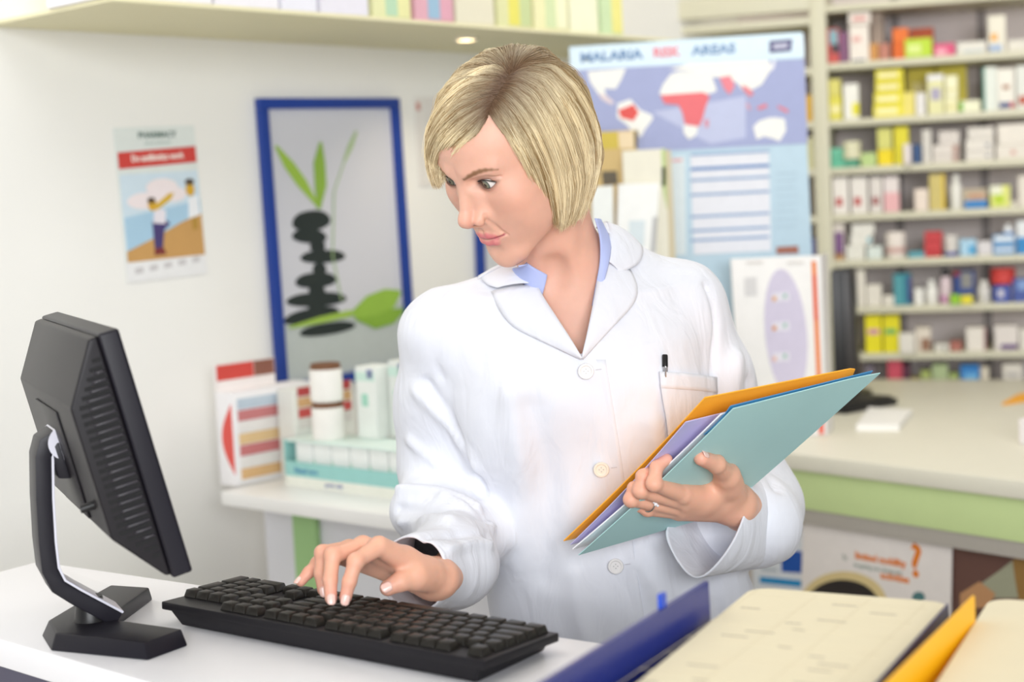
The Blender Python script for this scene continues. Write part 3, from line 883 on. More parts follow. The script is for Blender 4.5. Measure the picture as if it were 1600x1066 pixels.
mq('sea', [(891, 110), (1257, 92), (1262, 224), (896, 243)], '#9ca3c8')
mq('sea_light', [(1020, 175), (1165, 150), (1165, 215), (1110, 225)], '#b7bdd9', 0.0005)
land = '#e9e8e2'
mq('land', [(918, 112), (978, 107), (970, 126), (962, 139), (944, 138), (947, 149), (934, 146), (922, 128)], land, 0.0008)
mq('land', [(934, 146), (947, 149), (960, 160), (955, 164), (940, 155)], '#d9c9cc', 0.0009)
mq('land', [(965, 162), (985, 155), (1000, 172), (1019, 180), (1020, 186), (1008, 202), (1002, 214), (990, 208), (978, 194), (964, 184)], land, 0.0008)
mq('risk_area', [(966, 172), (990, 163), (998, 176), (990, 189), (970, 184)], '#d8504a', 0.0012)
mq('land', [(1030, 146), (1036, 132), (1048, 116), (1060, 112), (1085, 113), (1110, 114), (1120, 142), (1110, 146), (1070, 150), (1032, 148)], land, 0.0008)
mq('land', [(1046, 108), (1075, 100), (1120, 98), (1200, 94), (1206, 106), (1190, 132), (1176, 140), (1160, 140), (1150, 128), (1130, 122), (1110, 120), (1080, 112)], land, 0.0010)
mq('risk_area', [(1032, 149), (1098, 144), (1109, 150), (1102, 168), (1098, 185), (1092, 198), (1070, 194), (1066, 176), (1060, 164), (1038, 162)], '#de6a70', 0.0014)
mq('land', [(1068, 195), (1091, 198), (1087, 212), (1076, 218), (1068, 208)], land, 0.0012)
mq('risk_area', [(1124, 121), (1141, 118), (1148, 134), (1140, 148), (1132, 140)], '#e0808c', 0.0014)
mq('risk_area', [(1158, 132), (1168, 136), (1178, 146), (1172, 152), (1162, 142)], '#da8088', 0.0014)
mq('risk_area', [(1182, 168), (1196, 162), (1200, 167), (1186, 172)], '#d87a84', 0.0014)
mq('risk_area', [(1214, 164), (1232, 172), (1230, 177), (1216, 169)], '#d87a84', 0.0014)
mq('risk_area', [(1168, 160), (1174, 170), (1170, 173), (1165, 164)], '#c898a8', 0.0014)
mq('risk_area', [(1100, 188), (1107, 186), (1107, 198), (1102, 200)], '#d08898', 0.0014)
mq('land', [(1177, 198), (1186, 189), (1202, 184), (1214, 184), (1226, 186), (1228, 204), (1218, 221), (1206, 216), (1194, 213), (1182, 218)], land, 0.0008)
mq('land', [(1206, 94), (1212, 94), (1210, 106), (1204, 112)], '#dcdce4', 0.0008)
mq('table', [(1078, 240), (1201, 233), (1205, 392), (1084, 398)], '#dcdde4', 0.0004)
for y0, th in ((240, 4), (262, 5), (280, 4), (303, 4), (337, 4), (359, 4), (374, 4)):
    mq('table_rule', [(1079, y0), (1202, y0 - 6), (1202, y0 - 6 + th), (1079, y0 + th)], '#7f9cc0' if th < 5 else '#4f7cb4', 0.0009)
for k in range(8):
    mq('print_line', [(1212, 270 + 12 * k), (1245, 268 + 12 * k), (1245, 270 + 12 * k), (1212, 272 + 12 * k)], '#aec4d2', 0.0005)
mq('side_column', [(1044, 246), (1070, 244), (1072, 398), (1048, 399)], '#d3dde0', 0.0004)
mq('red_heading', [(1050, 249), (1066, 248), (1066, 252), (1050, 253)], '#dba0a4', 0.0009)
def mt(body, px, py, size, col, bold=0.0, sx=1.0):
    u, v = upm(px, py)
    return text('lettering', body, size, MF, mbl + MF.col[0] * u + MF.col[1] * v + MF.col[2] * 0.0009, cm(col), board, 'CENTER', bold, 0.0004, sx)
mt('MALARIA', 955, 88, 0.027, '#6f8db4', 0.0012, 1.18)
mt('RISK', 1041, 82, 0.027, '#e08a94', 0.0012, 1.05)
mt('AREAS', 1115, 78, 0.027, '#7c98bb', 0.0012, 1.18)
mq('logo', [(1202, 64), (1238, 61), (1236, 80), (1202, 83)], '#55557c', 0.0009)
mq('logo_mark', [(1208, 69), (1231, 67), (1230, 75), (1208, 77)], '#b9b9cc', 0.0014)
mq('small_photo', [(1213, 386), (1247, 384), (1248, 396), (1213, 397)], '#9a5f4c', 0.0009)
# leaflets leaning in front of the board
def leaflet(pts, Y, col, lab, extra=(), th=0.004, cat='leaflet'):
    P = [Vector(at(x, y, Y)) for x, y in pts]
    t = MB().prism(P, (0, th, 0)).build('leaflet', cm(col))
    tag(t, lab, cat, 'leaflets leaning on the map board')
    for nm, q, c in extra:
        MB().prism([Vector(at(x, y, Y - 0.0006)) for x, y in q], (0, 0.0006, 0)).build(nm, cm(c), t)
    return t
leaflet([(880, 209), (997, 203), (996, 231), (1002, 410), (890, 416)], 3.405, '#c9ad72', 'ochre photo leaflet behind the hair at the map corner', (('printed_yellow', [(930, 207), (965, 206), (967, 232), (932, 234)], '#c9b244'), ('printed_cream', [(966, 206), (990, 205), (991, 232), (968, 232)], '#e2cda8'), ('printed_dark', [(940, 268), (964, 267), (966, 288), (942, 290)], '#5c5240'), ('dark_edge', [(991, 205), (996, 204), (996, 231), (992, 232)], '#5f523c')))
leaflet([(972, 236), (1040, 232), (1046, 410), (980, 414)], 3.392, '#e4e0cf', 'cream leaflet with a green edge before the ochre one', (('green_edge', [(1033, 234), (1040, 232), (1043, 330), (1036, 300)], '#b9c98a'), ('green_spot', [(1034, 262), (1040, 260), (1040, 290), (1034, 292)], '#5f7c34')))
leaflet([(1038, 236), (1048, 234), (1056, 410), (1034, 412)], 3.398, '#cbbfa0', 'narrow beige leaflet beside the cream one')
leaflet([(925, 292), (958, 290), (960, 412), (925, 414)], 3.375, '#e9ece9', 'white leaflet half hidden behind her hair')
leaflet([(966, 288), (1030, 286), (1024, 410), (962, 414)], 3.375, '#eff0ee', 'tall white leaflet with pale blue lower print', (('printed_blue', [(983, 345), (1008, 344), (1006, 385), (982, 386)], '#d4dfe4'), ('dark_spine', [(1020, 340), (1028, 338), (1024, 395), (1016, 396)], '#b4b4b4')), 0.006)

# ------------------------------------------------------------------ white display panel with orange strip
YP = 3.31
ptl, ptr, pbr, pbl = [Vector(at(x, y, YP)) for x, y in ((1142, 405), (1283, 399), (1293, 684), (1158, 690))]
dz = ZK - (pbr.z + pbl.z) / 2
pbr.z = ZK + 0.0005
pbl.z = ZK + 0.0005
disp = empty('leaflet_stand', (pbl + pbr) / 2, 'white standing leaflet panel with purple oval and orange strip', 'display')
MB().prism([pbl, pbr, ptr, ptl], (0, 0.012, 0)).build('front', cm('#e6e4e2'), disp, bevel=0.001)
wv = Vector((0.030, 0.085, 0))
MB().prism([pbr + Vector((0.0006, 0, 0)), pbr + wv, ptr + wv, ptr + Vector((0.0006, 0, 0))], Vector((-0.0, 0.004, 0))).build('side', cm('#e2dfdd'), disp)
def dq(name, pts, col, off=0.0006):
    return MB().prism([Vector(at(x, y, YP - off)) for x, y in pts], (0, 0.0005, 0)).build(name, cm(col), disp)
dq('orange_strip', [(1268, 408), (1275, 408), (1287, 678), (1280, 679)], '#e0761c')
dq('red_section', [(1269, 430), (1276, 430), (1279, 500), (1272, 500)], '#d8521e', 0.0012)
dq('red_section', [(1279, 640), (1286, 640), (1287.5, 678), (1280.5, 679)], '#d9482a', 0.0012)
n = 28
dq('purple_oval', [(1228 + 33 * math.cos(6.2832 * k / n) + 8 * math.sin(6.2832 * k / n), 520 + 100 * math.sin(6.2832 * k / n)) for k in range(n)], '#c9c2d6')
for y, c in ((458, '#d9a36a'), (504, '#d08a4a'), (552, '#dcb0a0')):
    dq('printed_packet', [(1207, y), (1233, y - 2), (1234, y + 12), (1208, y + 14)], '#d9d6e0', 0.0012)
    dq('orange_dot', [(1207, y + 6), (1213, y + 5), (1213, y + 12), (1207, y + 13)], c, 0.0018)
    dq('green_dot', [(1224, y + 2), (1229, y + 1), (1229, y + 7), (1224, y + 8)], '#7fb0a0', 0.0018)
dq('print_mark', [(1163, 434), (1182, 433), (1183, 462), (1164, 463)], '#cfcdcd', 0.0012)
for x in (1166, 1230):
    dq('clip', [(x, 409), (x + 26, 408), (x + 26, 412), (x, 413)], '#cfcac6', 0.0012)

# ------------------------------------------------------------------ dark screen and keyboard on the back counter
gs = ground(1322, 618)
scr = empty('monitor', gs, 'black monitor seen edge-on standing on the back counter', 'monitor')
Y0 = gs.y
M_BLK = mat('black_plastic', '#1d1c1d', 0.38, 0.05, 60)
P = [Vector(at(x, y, Y0)) for x, y in ((1303, 604), (1342, 600), (1331, 418), (1297, 422))]
MB().prism(P, (0.02, 0.06, 0)).build('screen_case', M_BLK, scr, bevel=0.006)
MB().prism([Vector(at(x, y, Y0 - 0.003)) for x, y in ((1324, 598), (1341, 597), (1330, 424), (1318, 424))], (0.0, 0.003, 0)).build('bezel', mat('dark_bezel', '#34302f', 0.35, 0.04), scr, bevel=0.001)
MB(o=gs).box(-0.02, 0.02, 0, 0.02, 0.05, 0.05).build('stand', M_BLK, scr, bevel=0.004)
MB(o=gs).lathe([(0.07, 0), (0.07, 0.008), (0.04, 0.014)], (0, 0.03, 0), 24).build('base', M_BLK, scr, smooth='auto')
kk = [ground(1312, 652), ground(1382, 646), ground(1438, 626), ground(1420, 612), ground(1362, 602), ground(1316, 628)]
bkb = empty('keyboard', kk[1], 'black keyboard lying on the back counter beside the black monitor', 'keyboard')
cc = sum(kk, Vector()) / 6
kl, kr = ground(1322, 648), ground(1438, 626)
kx = (kr - kl).normalized()
KF2 = frame(kx, Vector((-kx.y, kx.x, 0)))
MB(KF2, kl + UP * 0.001).box(0, 0, 0, 0.19, 0.13, 0.016).build('case', M_BLK, bkb, bevel=0.003)
M_KEY2 = mat('key_plastic_dark', '#2a2826', 0.45, 0.05, 60)
for r in range(5):
    for c in range(9):
        MB(KF2, kl + UP * 0.0172).box(0.008 + c * 0.0195, 0.010 + r * 0.023, 0, 0.024 + c * 0.0195, 0.029 + r * 0.023, 0.005).build('key', M_KEY2, bkb)
gp = ground(1336, 670)
pf = [ground(1338, 674), ground(1405, 674), ground(1426, 650), ground(1358, 646)]
pad = MB().prism([p + UP * 0.0003 for p in pf], (0, 0, 0.014)).build('paper_pad', cm('#eceae6'))
tag(pad, 'small white paper pad on the back counter before the keyboard', 'paper')
ob = [ground(1566, 634), ground(1640, 622), ground(1640, 610), ground(1590, 620)]
of = MB().prism([p + UP * 0.0003 for p in ob], (0, 0, 0.006)).build('folder', cm('#f0a828'))
tag(of, 'orange folder corner on the back counter at the right edge', 'folder')
gb = ground(1592, 694)
tb = std_box('carton', gb, CF_, 0.09, 0.06, 0.05, cm('#e2dcdc'), 'small pinkish white carton on the back counter at the right edge', 'carton')
# ================================================================== foreground: desk, monitor, keyboard, files
ZD = 0.97
M_DESK = mat('desk_white', '#f1f0f4', 0.32, 0.012, 14, spec=0.45)
def dk(px, py, z=ZD):
    return Vector(onz(px, py, z))
n0, n1 = dk(0, 999), dk(233, 1066)
na = (n1 - n0).normalized()
near_r = n0 + na * 1.55
lf0, lf1 = dk(0, 893), dk(58, 878)
la = (lf1 - lf0).normalized()
# left end runs along la, the far edge runs back to the right behind the keyboard
f_a, f_b = dk(78, 880), dk(880, 996)
fda = (f_b - f_a).normalized()
den = na.x * la.y - na.y * la.x
s_ = ((lf0.x - n0.x) * la.y - (lf0.y - n0.y) * la.x) / den
lcorner = n0 + na * s_
desk_poly = [lcorner, near_r, near_r + Vector((0.62, 0.10, 0)), f_b + fda * 1.0, f_b, f_a, dk(60, 877), lf0]
desk = empty('desk', ((n0 + f_b) / 2).to_tuple()[:2] + (0,), 'white topped desk with dark base where she works', 'desk')
MB().prism(desk_poly, (0, 0, -0.032)).build('desk_top', M_DESK, desk, bevel=0.003, seg=2)
cx = sum(desk_poly, Vector()) / len(desk_poly)
inner = []
for p in desk_poly:
    q = p + (cx - p).normalized() * 0.022
    q.z = 0
    inner.append(q)
MB().prism(inner, (0, 0, ZD - 0.033)).build('desk_base', mat('desk_base_slate', '#4b485c', 0.5, 0.05, 20), desk)

# ------------------------------------------------------------------ monitor
mw_ = Vector((-0.407, 0.914, 0)).normalized()     # along the screen's width, away from the viewer
TN = Vector(at(187, 513, 1.55))                    # near top front corner
BN = Vector(at(302, 893, 1.578))
mu = (TN - BN)
mu = (mu - mw_ * mu.dot(mw_))
MH = mu.length
mu.normalize()
mn = mw_.cross(mu)                                 # screen normal
if mn.x < 0:
    mn = -mn
MW = 0.385
mon = empty('monitor', dk(150, 965), 'black flat screen monitor seen from behind on the desk corner', 'monitor')
M_MON = mat('monitor_plastic', '#1d1a1e', 0.42, 0.04, 90, spec=0.25)
M_MON2 = mat('monitor_bezel', '#1b1921', 0.40, 0.04, 90, spec=0.28)
M_HOLE = mat('vent_dark', '#0b0a0c', 0.7, 0)
def mo(x, y, z):
    return BN + mw_ * x + mn * y + mu * z
bez = MB()
bez.hexa([mo(0, 0, 0), mo(MW, 0, 0), mo(MW, 0, MH), mo(0, 0, MH)], [mo(0, -0.021, 0), mo(MW, -0.021, 0), mo(MW, -0.021, MH), mo(0, -0.021, MH)])
bez.build('bezel', M_MON2, mon, bevel=0.0035, seg=3)
MB().hexa([mo(0.016, 0.0006, 0.018), mo(MW - 0.016, 0.0006, 0.018), mo(MW - 0.016, 0.0006, MH - 0.016), mo(0.016, 0.0006, MH - 0.016)],
          [mo(0.016, -0.002, 0.018), mo(MW - 0.016, -0.002, 0.018), mo(MW - 0.016, -0.002, MH - 0.016), mo(0.016, -0.002, MH - 0.016)]).build('screen', mat('screen_glass', '#20242c', 0.2, 0), mon)
prof = [(-0.0212, MH - 0.002), (-0.030, MH - 0.003), (-0.066, MH * 0.755), (-0.066, MH * 0.225), (-0.026, 0.004), (-0.0212, 0.003)]
e0, e1 = 0.0055, MW - 0.0055
bc_ = MB()
ra = [mo(e0, y, z) for y, z in prof]
rb = [mo(e1, y, z) for y, z in prof]
bc_.loft([ra, rb])
back = bc_.build('back_cover', M_MON, mon, bevel=0.006, seg=3)
# vents on the near side of the back cover: slots with raised slats between
def side_x(z):
    """depth range of the cover's side at height z"""
    if z > MH * 0.755:
        k = (MH - 0.003 - z) / (MH * 0.245 - 0.003)
        return -0.030 - 0.036 * k
    if z < MH * 0.225:
        k = (z - 0.004) / (MH * 0.225 - 0.004)
        return -0.026 - 0.040 * k
    return -0.066
NS = 27
for k in range(NS):
    z = MH * 0.075 + (MH * 0.83) * k / (NS - 1)
    y1 = max(side_x(z - 0.003), side_x(z + 0.003)) + 0.008
    y0 = -0.0245
    if y0 - y1 < 0.004:
        continue
    h2 = 0.0020
    MB().hexa([mo(e0 - 0.0005, y1, z - h2), mo(e0 - 0.0005, y0, z - h2), mo(e0 - 0.0005, y0, z + h2), mo(e0 - 0.0005, y1, z + h2)],
              [mo(e0 + 0.002, y1, z - h2), mo(e0 + 0.002, y0, z - h2), mo(e0 + 0.002, y0, z + h2), mo(e0 + 0.002, y1, z + h2)]).build('vent_slot', M_HOLE, back)
    y2 = y1 + 0.009
    zz = z + 0.0043
    if y0 - y2 > 0.006:
        MB().tube([mo(e0 - 0.0002, y2, zz), mo(e0 - 0.0009, y2 + 0.003, zz), mo(e0 - 0.0009, y0 - 0.002, zz), mo(e0 - 0.0002, y0, zz)], 0.0016, 6).build('vent_slat', mat('vent_slat', '#3a373c', 0.3, 0.03), back, smooth=True)
# raised mounting plate, hinge block, stand arm, cable plug
mb = MB()
xa, xb = MW * .30, MW * .70
mb.hexa([mo(xa, -0.066, MH * .24), mo(xb, -0.066, MH * .24), mo(xb, -0.066, MH * .70), mo(xa, -0.066, MH * .70)],
        [mo(xa, -0.0685, MH * .24), mo(xb, -0.0685, MH * .24), mo(xb, -0.0685, MH * .70), mo(xa, -0.0685, MH * .70)])
mb.build('mount_plate', M_MON, mon, bevel=0.002)
XM = MW * 0.5
hz = MH * 0.47
mb = MB()
mb.hexa([mo(XM - .028, -0.068, hz - .022), mo(XM + .028, -0.068, hz - .022), mo(XM + .028, -0.068, hz + .022), mo(XM - .028, -0.068, hz + .022)],
        [mo(XM - .026, -0.080, hz - .018), mo(XM + .026, -0.080, hz - .018), mo(XM + .026, -0.080, hz + .018), mo(XM - .026, -0.080, hz + .018)])
mb.build('hinge_block', M_MON2, mon, bevel=0.003)
YS = mo(XM, -0.08, hz).y
arm_px = [(105, 690), (88, 684), (74, 694), (69, 715), (70, 780), (74, 850), (79, 892), (92, 917), (120, 934), (150, 950), (186, 969)]
arm_c = [Vector(at(x, y, YS)) for x, y in arm_px]
hd = Vector((mn.x, mn.y, 0)).normalized()
# keep the arm in one upright plane through the hinge
pl_n = Vector((-hd.y, hd.x, 0))
p_ref = mo(XM, -0.08, hz)
arm_c = [onplane(x, y, p_ref - pl_n * 0.026, pl_n) for x, y in arm_px]
def arm_strip(off0, off1, wid, name, m, bev=0.002):
    rings = []
    for i, p in enumerate(arm_c):
        t = (arm_c[min(i + 1, len(arm_c) - 1)] - arm_c[max(i - 1, 0)]).normalized()
        nrm = pl_n.cross(t).normalized()
        rings.append([p + nrm * off0, p + nrm * off1, p + nrm * off1 + pl_n * wid, p + nrm * off0 + pl_n * wid])
    return MB().loft(rings).build(name, m, mon, bevel=bev)
test = pl_n.cross((arm_c[5] - arm_c[4]).normalized())
sgn = 1 if test.dot(hd) > 0 else -1
wv_ = pl_n * (1 if pl_n.y > 0 else -1)
pl_n = wv_
test = pl_n.cross((arm_c[5] - arm_c[4]).normalized())
sgn = 1 if test.dot(hd) > 0 else -1
arm_strip(-0.009 * sgn, 0.0072 * sgn, 0.052, 'stand_arm', M_MON2)
arm_strip(0.0078 * sgn, 0.0105 * sgn, 0.050, 'arm_inlay', mat('silver_plastic', '#d8d7e2', 0.28, 0.02, spec=0.6), 0.0008)
c_ = onplane(103, 692, p_ref - pl_n * 0.027, pl_n)
mb = MB(Matrix((hd, UP, pl_n)).transposed(), c_)
mb.lathe([(0.001, 0), (0.0185, 0.0), (0.0185, 0.054), (0.001, 0.054)], n=28)
mb.build('hinge_barrel', mat('silver_plastic', '#d8d7e2', 0.28, 0.02, spec=0.6), mon, smooth='auto')
pp_ = [(76.5, 969), (87, 989), (225, 1004), (284, 982.6), (165, 966), (233, 918), (173, 914), (110, 949)]
zt = 0.0175
topp = [dk(x, y, ZD + zt) for x, y in pp_]
cc_ = sum(topp, Vector()) / len(topp)
botp = []
for p in topp:
    d = (p - cc_)
    q = p + d.normalized() * 0.009
    q.z = ZD + 0.0003
    botp.append(q)
mid = [q.lerp(p, 0.55) for q, p in zip(botp, topp)]
MB().loft([botp, topp]).build('stand_base', M_MON2, mon, bevel=0.0025)
pc = dk(142, 968, ZD + zt)
ft = arm_c[-2]
MB(o=Vector((pc.x, pc.y, ZD + zt - 0.002))).lathe([(0.020, 0), (0.017, 0.006), (0.015, 0.020), (0.014, 0.028)], n=24).build('stand_post', M_BLK, mon, smooth='auto')
pg = mo(0.10, -0.069, MH * 0.20)
for k in range(1):
    c = mo(MW * 0.15 + k * 0.022, -0.064, MH * 0.335)
    MB().tube([c, c - mn * 0.008, c - mn * 0.016], [0.0048, 0.0046, 0.0042], 12).build('cable_plug', M_BLK, mon, smooth='auto')

# ------------------------------------------------------------------ keyboard
ZR, ZF = 0.996, 0.990
ka_, kb_, kd_, ke_ = dk(252, 940, ZR), dk(757, 1033, ZR), dk(871, 987, ZF), dk(372, 908, ZF)
cen = (ka_ + kb_ + kd_ + ke_) / 4
uu = (kb_ - ka_).normalized()
vv = (ke_ - ka_) + (kd_ - kb_)
KL = (kb_ - ka_).length
vv = vv - uu * vv.dot(uu) * 0.3          # nearly square to the long edge
KW = vv.length / 2
vv.normalize()
nn = uu.cross(vv).normalized()
KM = Matrix((uu, vv, nn)).transposed()
K0 = ka_.copy()
kbd = empty('keyboard', (cen.x, cen.y, ZD), 'black full size computer keyboard on the desk under her hand', 'keyboard')
M_KC = mat('keyboard_case', '#1c1a1e', 0.45, 0.06, 120, spec=0.25)
M_KEY = mat('key_plastic', '#211e1a', 0.42, 0.06, 150, spec=0.3)
def kp(u, v, w):
    return K0 + uu * u + vv * v + nn * w
def slab(u0, v0, u1, v1, w0, w1, ins=0.0, insv=None):
    iv = ins if insv is None else insv
    m = MB()
    m.hexa([kp(u0, v0, w0), kp(u1, v0, w0), kp(u1, v1, w0), kp(u0, v1, w0)], [kp(u0 + ins, v0 + iv, w1), kp(u1 - ins, v0 + iv, w1), kp(u1 - ins, v1 - iv, w1), kp(u0 + ins, v1 - iv, w1)])
    return m
slab(0, 0, KL, KW, -0.009, 0.0, 0.0).build('upper_case', M_KC, kbd, bevel=0.0018)
lw = MB()
bt = [kp(0.010, 0.004, -0.009), kp(KL - 0.010, 0.004, -0.009), kp(KL - 0.010, KW - 0.004, -0.009), kp(0.010, KW - 0.004, -0.009)]
bb = [kp(0.026, 0.006, 0), kp(KL - 0.016, 0.006, 0), kp(KL - 0.016, KW - 0.006, 0), kp(0.026, KW - 0.006, 0)]
for q in bb:
    q.z = ZD + 0.001
lw.hexa(bb, bt)
lw.build('lower_case', M_KC, kbd, bevel=0.002)
U = KL / 23.25
MV = 0.006
VR = (KW - 2 * MV) / 6.25
def key(u, v, w=1.0, d=1.0):
    g = 0.0012
    m = slab(MV * .6 + u * U + g * .5, MV + v * VR + g * .5, MV * .6 + (u + w) * U - g * .5, MV + (v + d) * VR - g * .5, 0.0002, 0.0085, 0.0024, 0.0022)
    return m.build('key', M_KEY, kbd, bevel=0.0007, seg=1)
R0, RR = 0.0, [1.25, 2.25, 3.25, 4.25, 5.25]
# number pad (her right hand side)
key(0, RR[0]); key(1, RR[0]); key(2, RR[0]); key(3, RR[0])
key(0, RR[1], 1, 2)
for r in (1, 2, 3):
    for c in (1, 2, 3):
        key(c, RR[r])
key(0, RR[3], 1, 2)
key(1, RR[4]); key(2, RR[4], 2)
# navigation block
NB = 4.3
for c in range(3):
    key(NB + c, R0); key(NB + c, RR[0]); key(NB + c, RR[1]); key(NB + c, RR[4])
key(NB + 1, RR[3])
MBK = 7.7
u = MBK
for grp in ((0, 4), (4.5, 4), (9, 4), (14, 1)):
    for c in range(grp[1]):
        key(MBK + grp[0] + c, R0)
for r, ws in enumerate(([2] + [1] * 13, [1.5] + [1] * 12 + [1.5], [2.25] + [1] * 11 + [1.75], [2.75] + [1] * 10 + [2.25], [1.25, 1.25, 1.25, 1.25, 5.0, 1.25, 1.25, 1.25, 1.25])):
    u = MBK
    for w in ws:
        key(u, RR[r], w)
        u += w

# ------------------------------------------------------------------ files and binders at the right
ZS = 1.04
FA, FB = dk(1165, 915, ZS), dk(1485, 940, ZS)
fx = (FB - FA).normalized()
fy = Vector((-fx.y, fx.x, 0))
if fy.y < 0:
    fy = -fy
SFR = frame(fx, fy)
def sheet_poly(w, d, r=0.02, x0=0.0075, xn=0.026):
    """a card outline, far edge on y = 0, rounded far corners"""
    pts = [(x0 + xn, -d), (w + 0.008, -d)]
    for k in range(7):
        a = math.pi / 2 * k / 6
        pts.append((w - r + r * math.cos(a), -r + r * math.sin(a)))
    for k in range(7):
        a = math.pi / 2 + math.pi / 2 * k / 6
        pts.append((x0 + r + r * math.cos(a), -r + r * math.sin(a)))
    return pts
M_CARD = mat('cream_card', '#e9dfc2', 0.7, 0.03, 12)
SW = (FB - FA).length
def card_stack(o, w, d, zt, n, lab0, grp, shift):
    th = (zt - ZD - 0.001) / n
    for k in range(n):
        q = o + fx * (shift * ((k * 37) % 5 - 2) * 0.001)
        q.z = ZD + 0.0008 + k * th
        m = MB(SFR, q)
        poly = sheet_poly(w, d)
        m.add([(x, y, 0) for x, y in poly] + [(x, y, th - 0.0007) for x, y in poly],
              [tuple(range(len(poly)))[::-1], tuple(range(len(poly), 2 * len(poly)))] + [(i, (i + 1) % len(poly), len(poly) + (i + 1) % len(poly), len(poly) + i) for i in range(len(poly))])
        t = m.build('file_folder', M_CARD, bevel=0.0008, seg=1)
        lev = ['lowest', 'second from below', 'third from below', 'fourth from below', 'topmost'] if n == 5 else ['lowest', 'second from below', 'third from below', 'topmost']
        tag(t, '%s cream folder %s' % (lev[k], lab0), 'folder', grp)
    return t, q + UP * (th - 0.0007)
top1, z1 = card_stack(FA, SW, 0.42, ZS, 5, 'in the stack beside the blue binder', 'left stack of cream folders', 1.0)
ink = mat('faint_print', '#d8cdb2', 0.8, 0.05)
ink2 = mat('grey_ink', '#9a9184', 0.8, 0.1)
rr = random.Random(5)
def line(x0, y0, x1, y1, w, m, parent, zz, nm):
    d = Vector((x1 - x0, y1 - y0, 0)).normalized()
    n_ = Vector((-d.y, d.x, 0)) * w
    P = [Vector((x0, y0, 0)) - n_, Vector((x1, y1, 0)) - n_, Vector((x1, y1, 0)) + n_, Vector((x0, y0, 0)) + n_]
    b = MB(SFR, Vector((FA.x, FA.y, zz)))
    b.add([tuple(p) for p in P] + [(p.x, p.y, 0.0002) for p in P], [(0, 3, 2, 1), (4, 5, 6, 7), (0, 1, 5, 4), (1, 2, 6, 5), (2, 3, 7, 6), (3, 0, 4, 7)])
    b.build(nm, m, parent)
for k in range(6):
    line(0.014, -0.03 - 0.05 * k, SW - 0.014, -0.03 - 0.05 * k, 0.0003, ink, top1, z1.z, 'printed_rule')
for x in (0.016, 0.075, 0.125, SW - 0.02):
    line(x, -0.012, x, -0.36, 0.0003, ink, top1, z1.z, 'printed_rule')
for k in range(16):
    x, y = rr.uniform(0.02, SW - 0.05), -0.04 - 0.018 * k
    line(x, y, x + rr.uniform(0.01, 0.028), y + rr.uniform(-.001, .001), 0.0009, ink2, top1, z1.z, 'pencil_mark')
# right stack
FC = dk(1540, 932, 1.034) - fx * 0.001
top2, z2 = card_stack(FC, 0.20, 0.42, 1.034, 4, 'in the stack at the right edge of the desk', 'right stack of cream folders', 1.0)

def leaning(name, top_far, top_near, drop, lean, th, m, lab, cat, r=0.0):
    """an upright cover: top edge from near to far, its foot on the desk pushed sideways by lean"""
    a, b = Vector(top_near), Vector(top_far)
    d = (b - a).normalized()
    s = Vector((d.y, -d.x, 0))
    f0_, f1_ = a + s * lean, b + s * lean
    f0_.z = f1_.z = ZD + 0.0006
    mb = MB()
    rows = 8
    N = 10
    g = []
    for i in range(rows + 1):
        t = i / rows
        row = []
        for j in range(N + 1):
            u = j / N
            top = a.lerp(b, u)
            bot = f0_.lerp(f1_, u)
            p = bot.lerp(top, t)
            p = p + s * (0.0015 * math.sin(math.pi * t))
            row.append(p)
        g.append(row)
    vs, fs = [], []
    for off in (0, -th):
        for row in g:
            for p in row:
                vs.append(p + s * off)
    W_ = N + 1
    n_ = (rows + 1) * W_
    for i in range(rows):
        for j in range(N):
            q = (i * W_ + j, i * W_ + j + 1, (i + 1) * W_ + j + 1, (i + 1) * W_ + j)
            fs.append(q)
            fs.append(tuple(n_ + k for k in q[::-1]))
    loop = [j for j in range(W_)] + [i * W_ + N for i in range(1, rows + 1)] + [rows * W_ + j for j in range(N - 1, -1, -1)] + [i * W_ for i in range(rows - 1, 0, -1)]
    for k in range(len(loop)):
        p, q = loop[k], loop[(k + 1) % len(loop)]
        fs.append((p, q, n_ + q, n_ + p))
    mb.add(vs, fs)
    t = mb.build(name, m, smooth='auto')
    return tag(t, lab, cat)
M_NAVY = mat('blue_vinyl', '#1d2c7c', 0.28, 0.06, 40, spec=0.6)
tn, tf = dk(848, 1068, 1.066), dk(1107, 908, 1.066)
tn = tn + (tn - tf) * 0.15
bb_ = leaning('binder', tf, tn, 0, -0.002, 0.004, M_NAVY, 'glossy dark blue binder standing open on the desk left of the cream folders', 'binder')
tb_ = dk(1045, 950, 1.066)
tab = MB(SFR, tb_ - UP * 0.05).box(-0.0085, -0.004, 0, -0.0045, 0.006, 0.062).build('index_tab', mat('bright_blue', '#2a4fc0', 0.35, 0.03), bb_)
# navy sheet and yellow folder between the two stacks
n_f, n_n = dk(1482, 944, 1.046), dk(1372, 1066, 1.046)
leaning('document_sleeve', n_f, n_n + (n_n - n_f) * 0.3, 0, 0.0, 0.0016, mat('navy_sleeve', '#3b3a72', 0.35, 0.04), 'thin navy sleeve standing between cream stack and yellow folder', 'sleeve')
y_f, y_n = dk(1523, 931, 1.056), dk(1388, 1066, 1.056)
M_YEL = mat('yellow_card', '#fdbb08', 0.42, 0.04, 20)
leaning('folder', y_f, y_n + (y_n - y_f) * 0.3, 0, -0.004, 0.0022, M_YEL, 'bright yellow folder standing between the two cream stacks', 'folder')
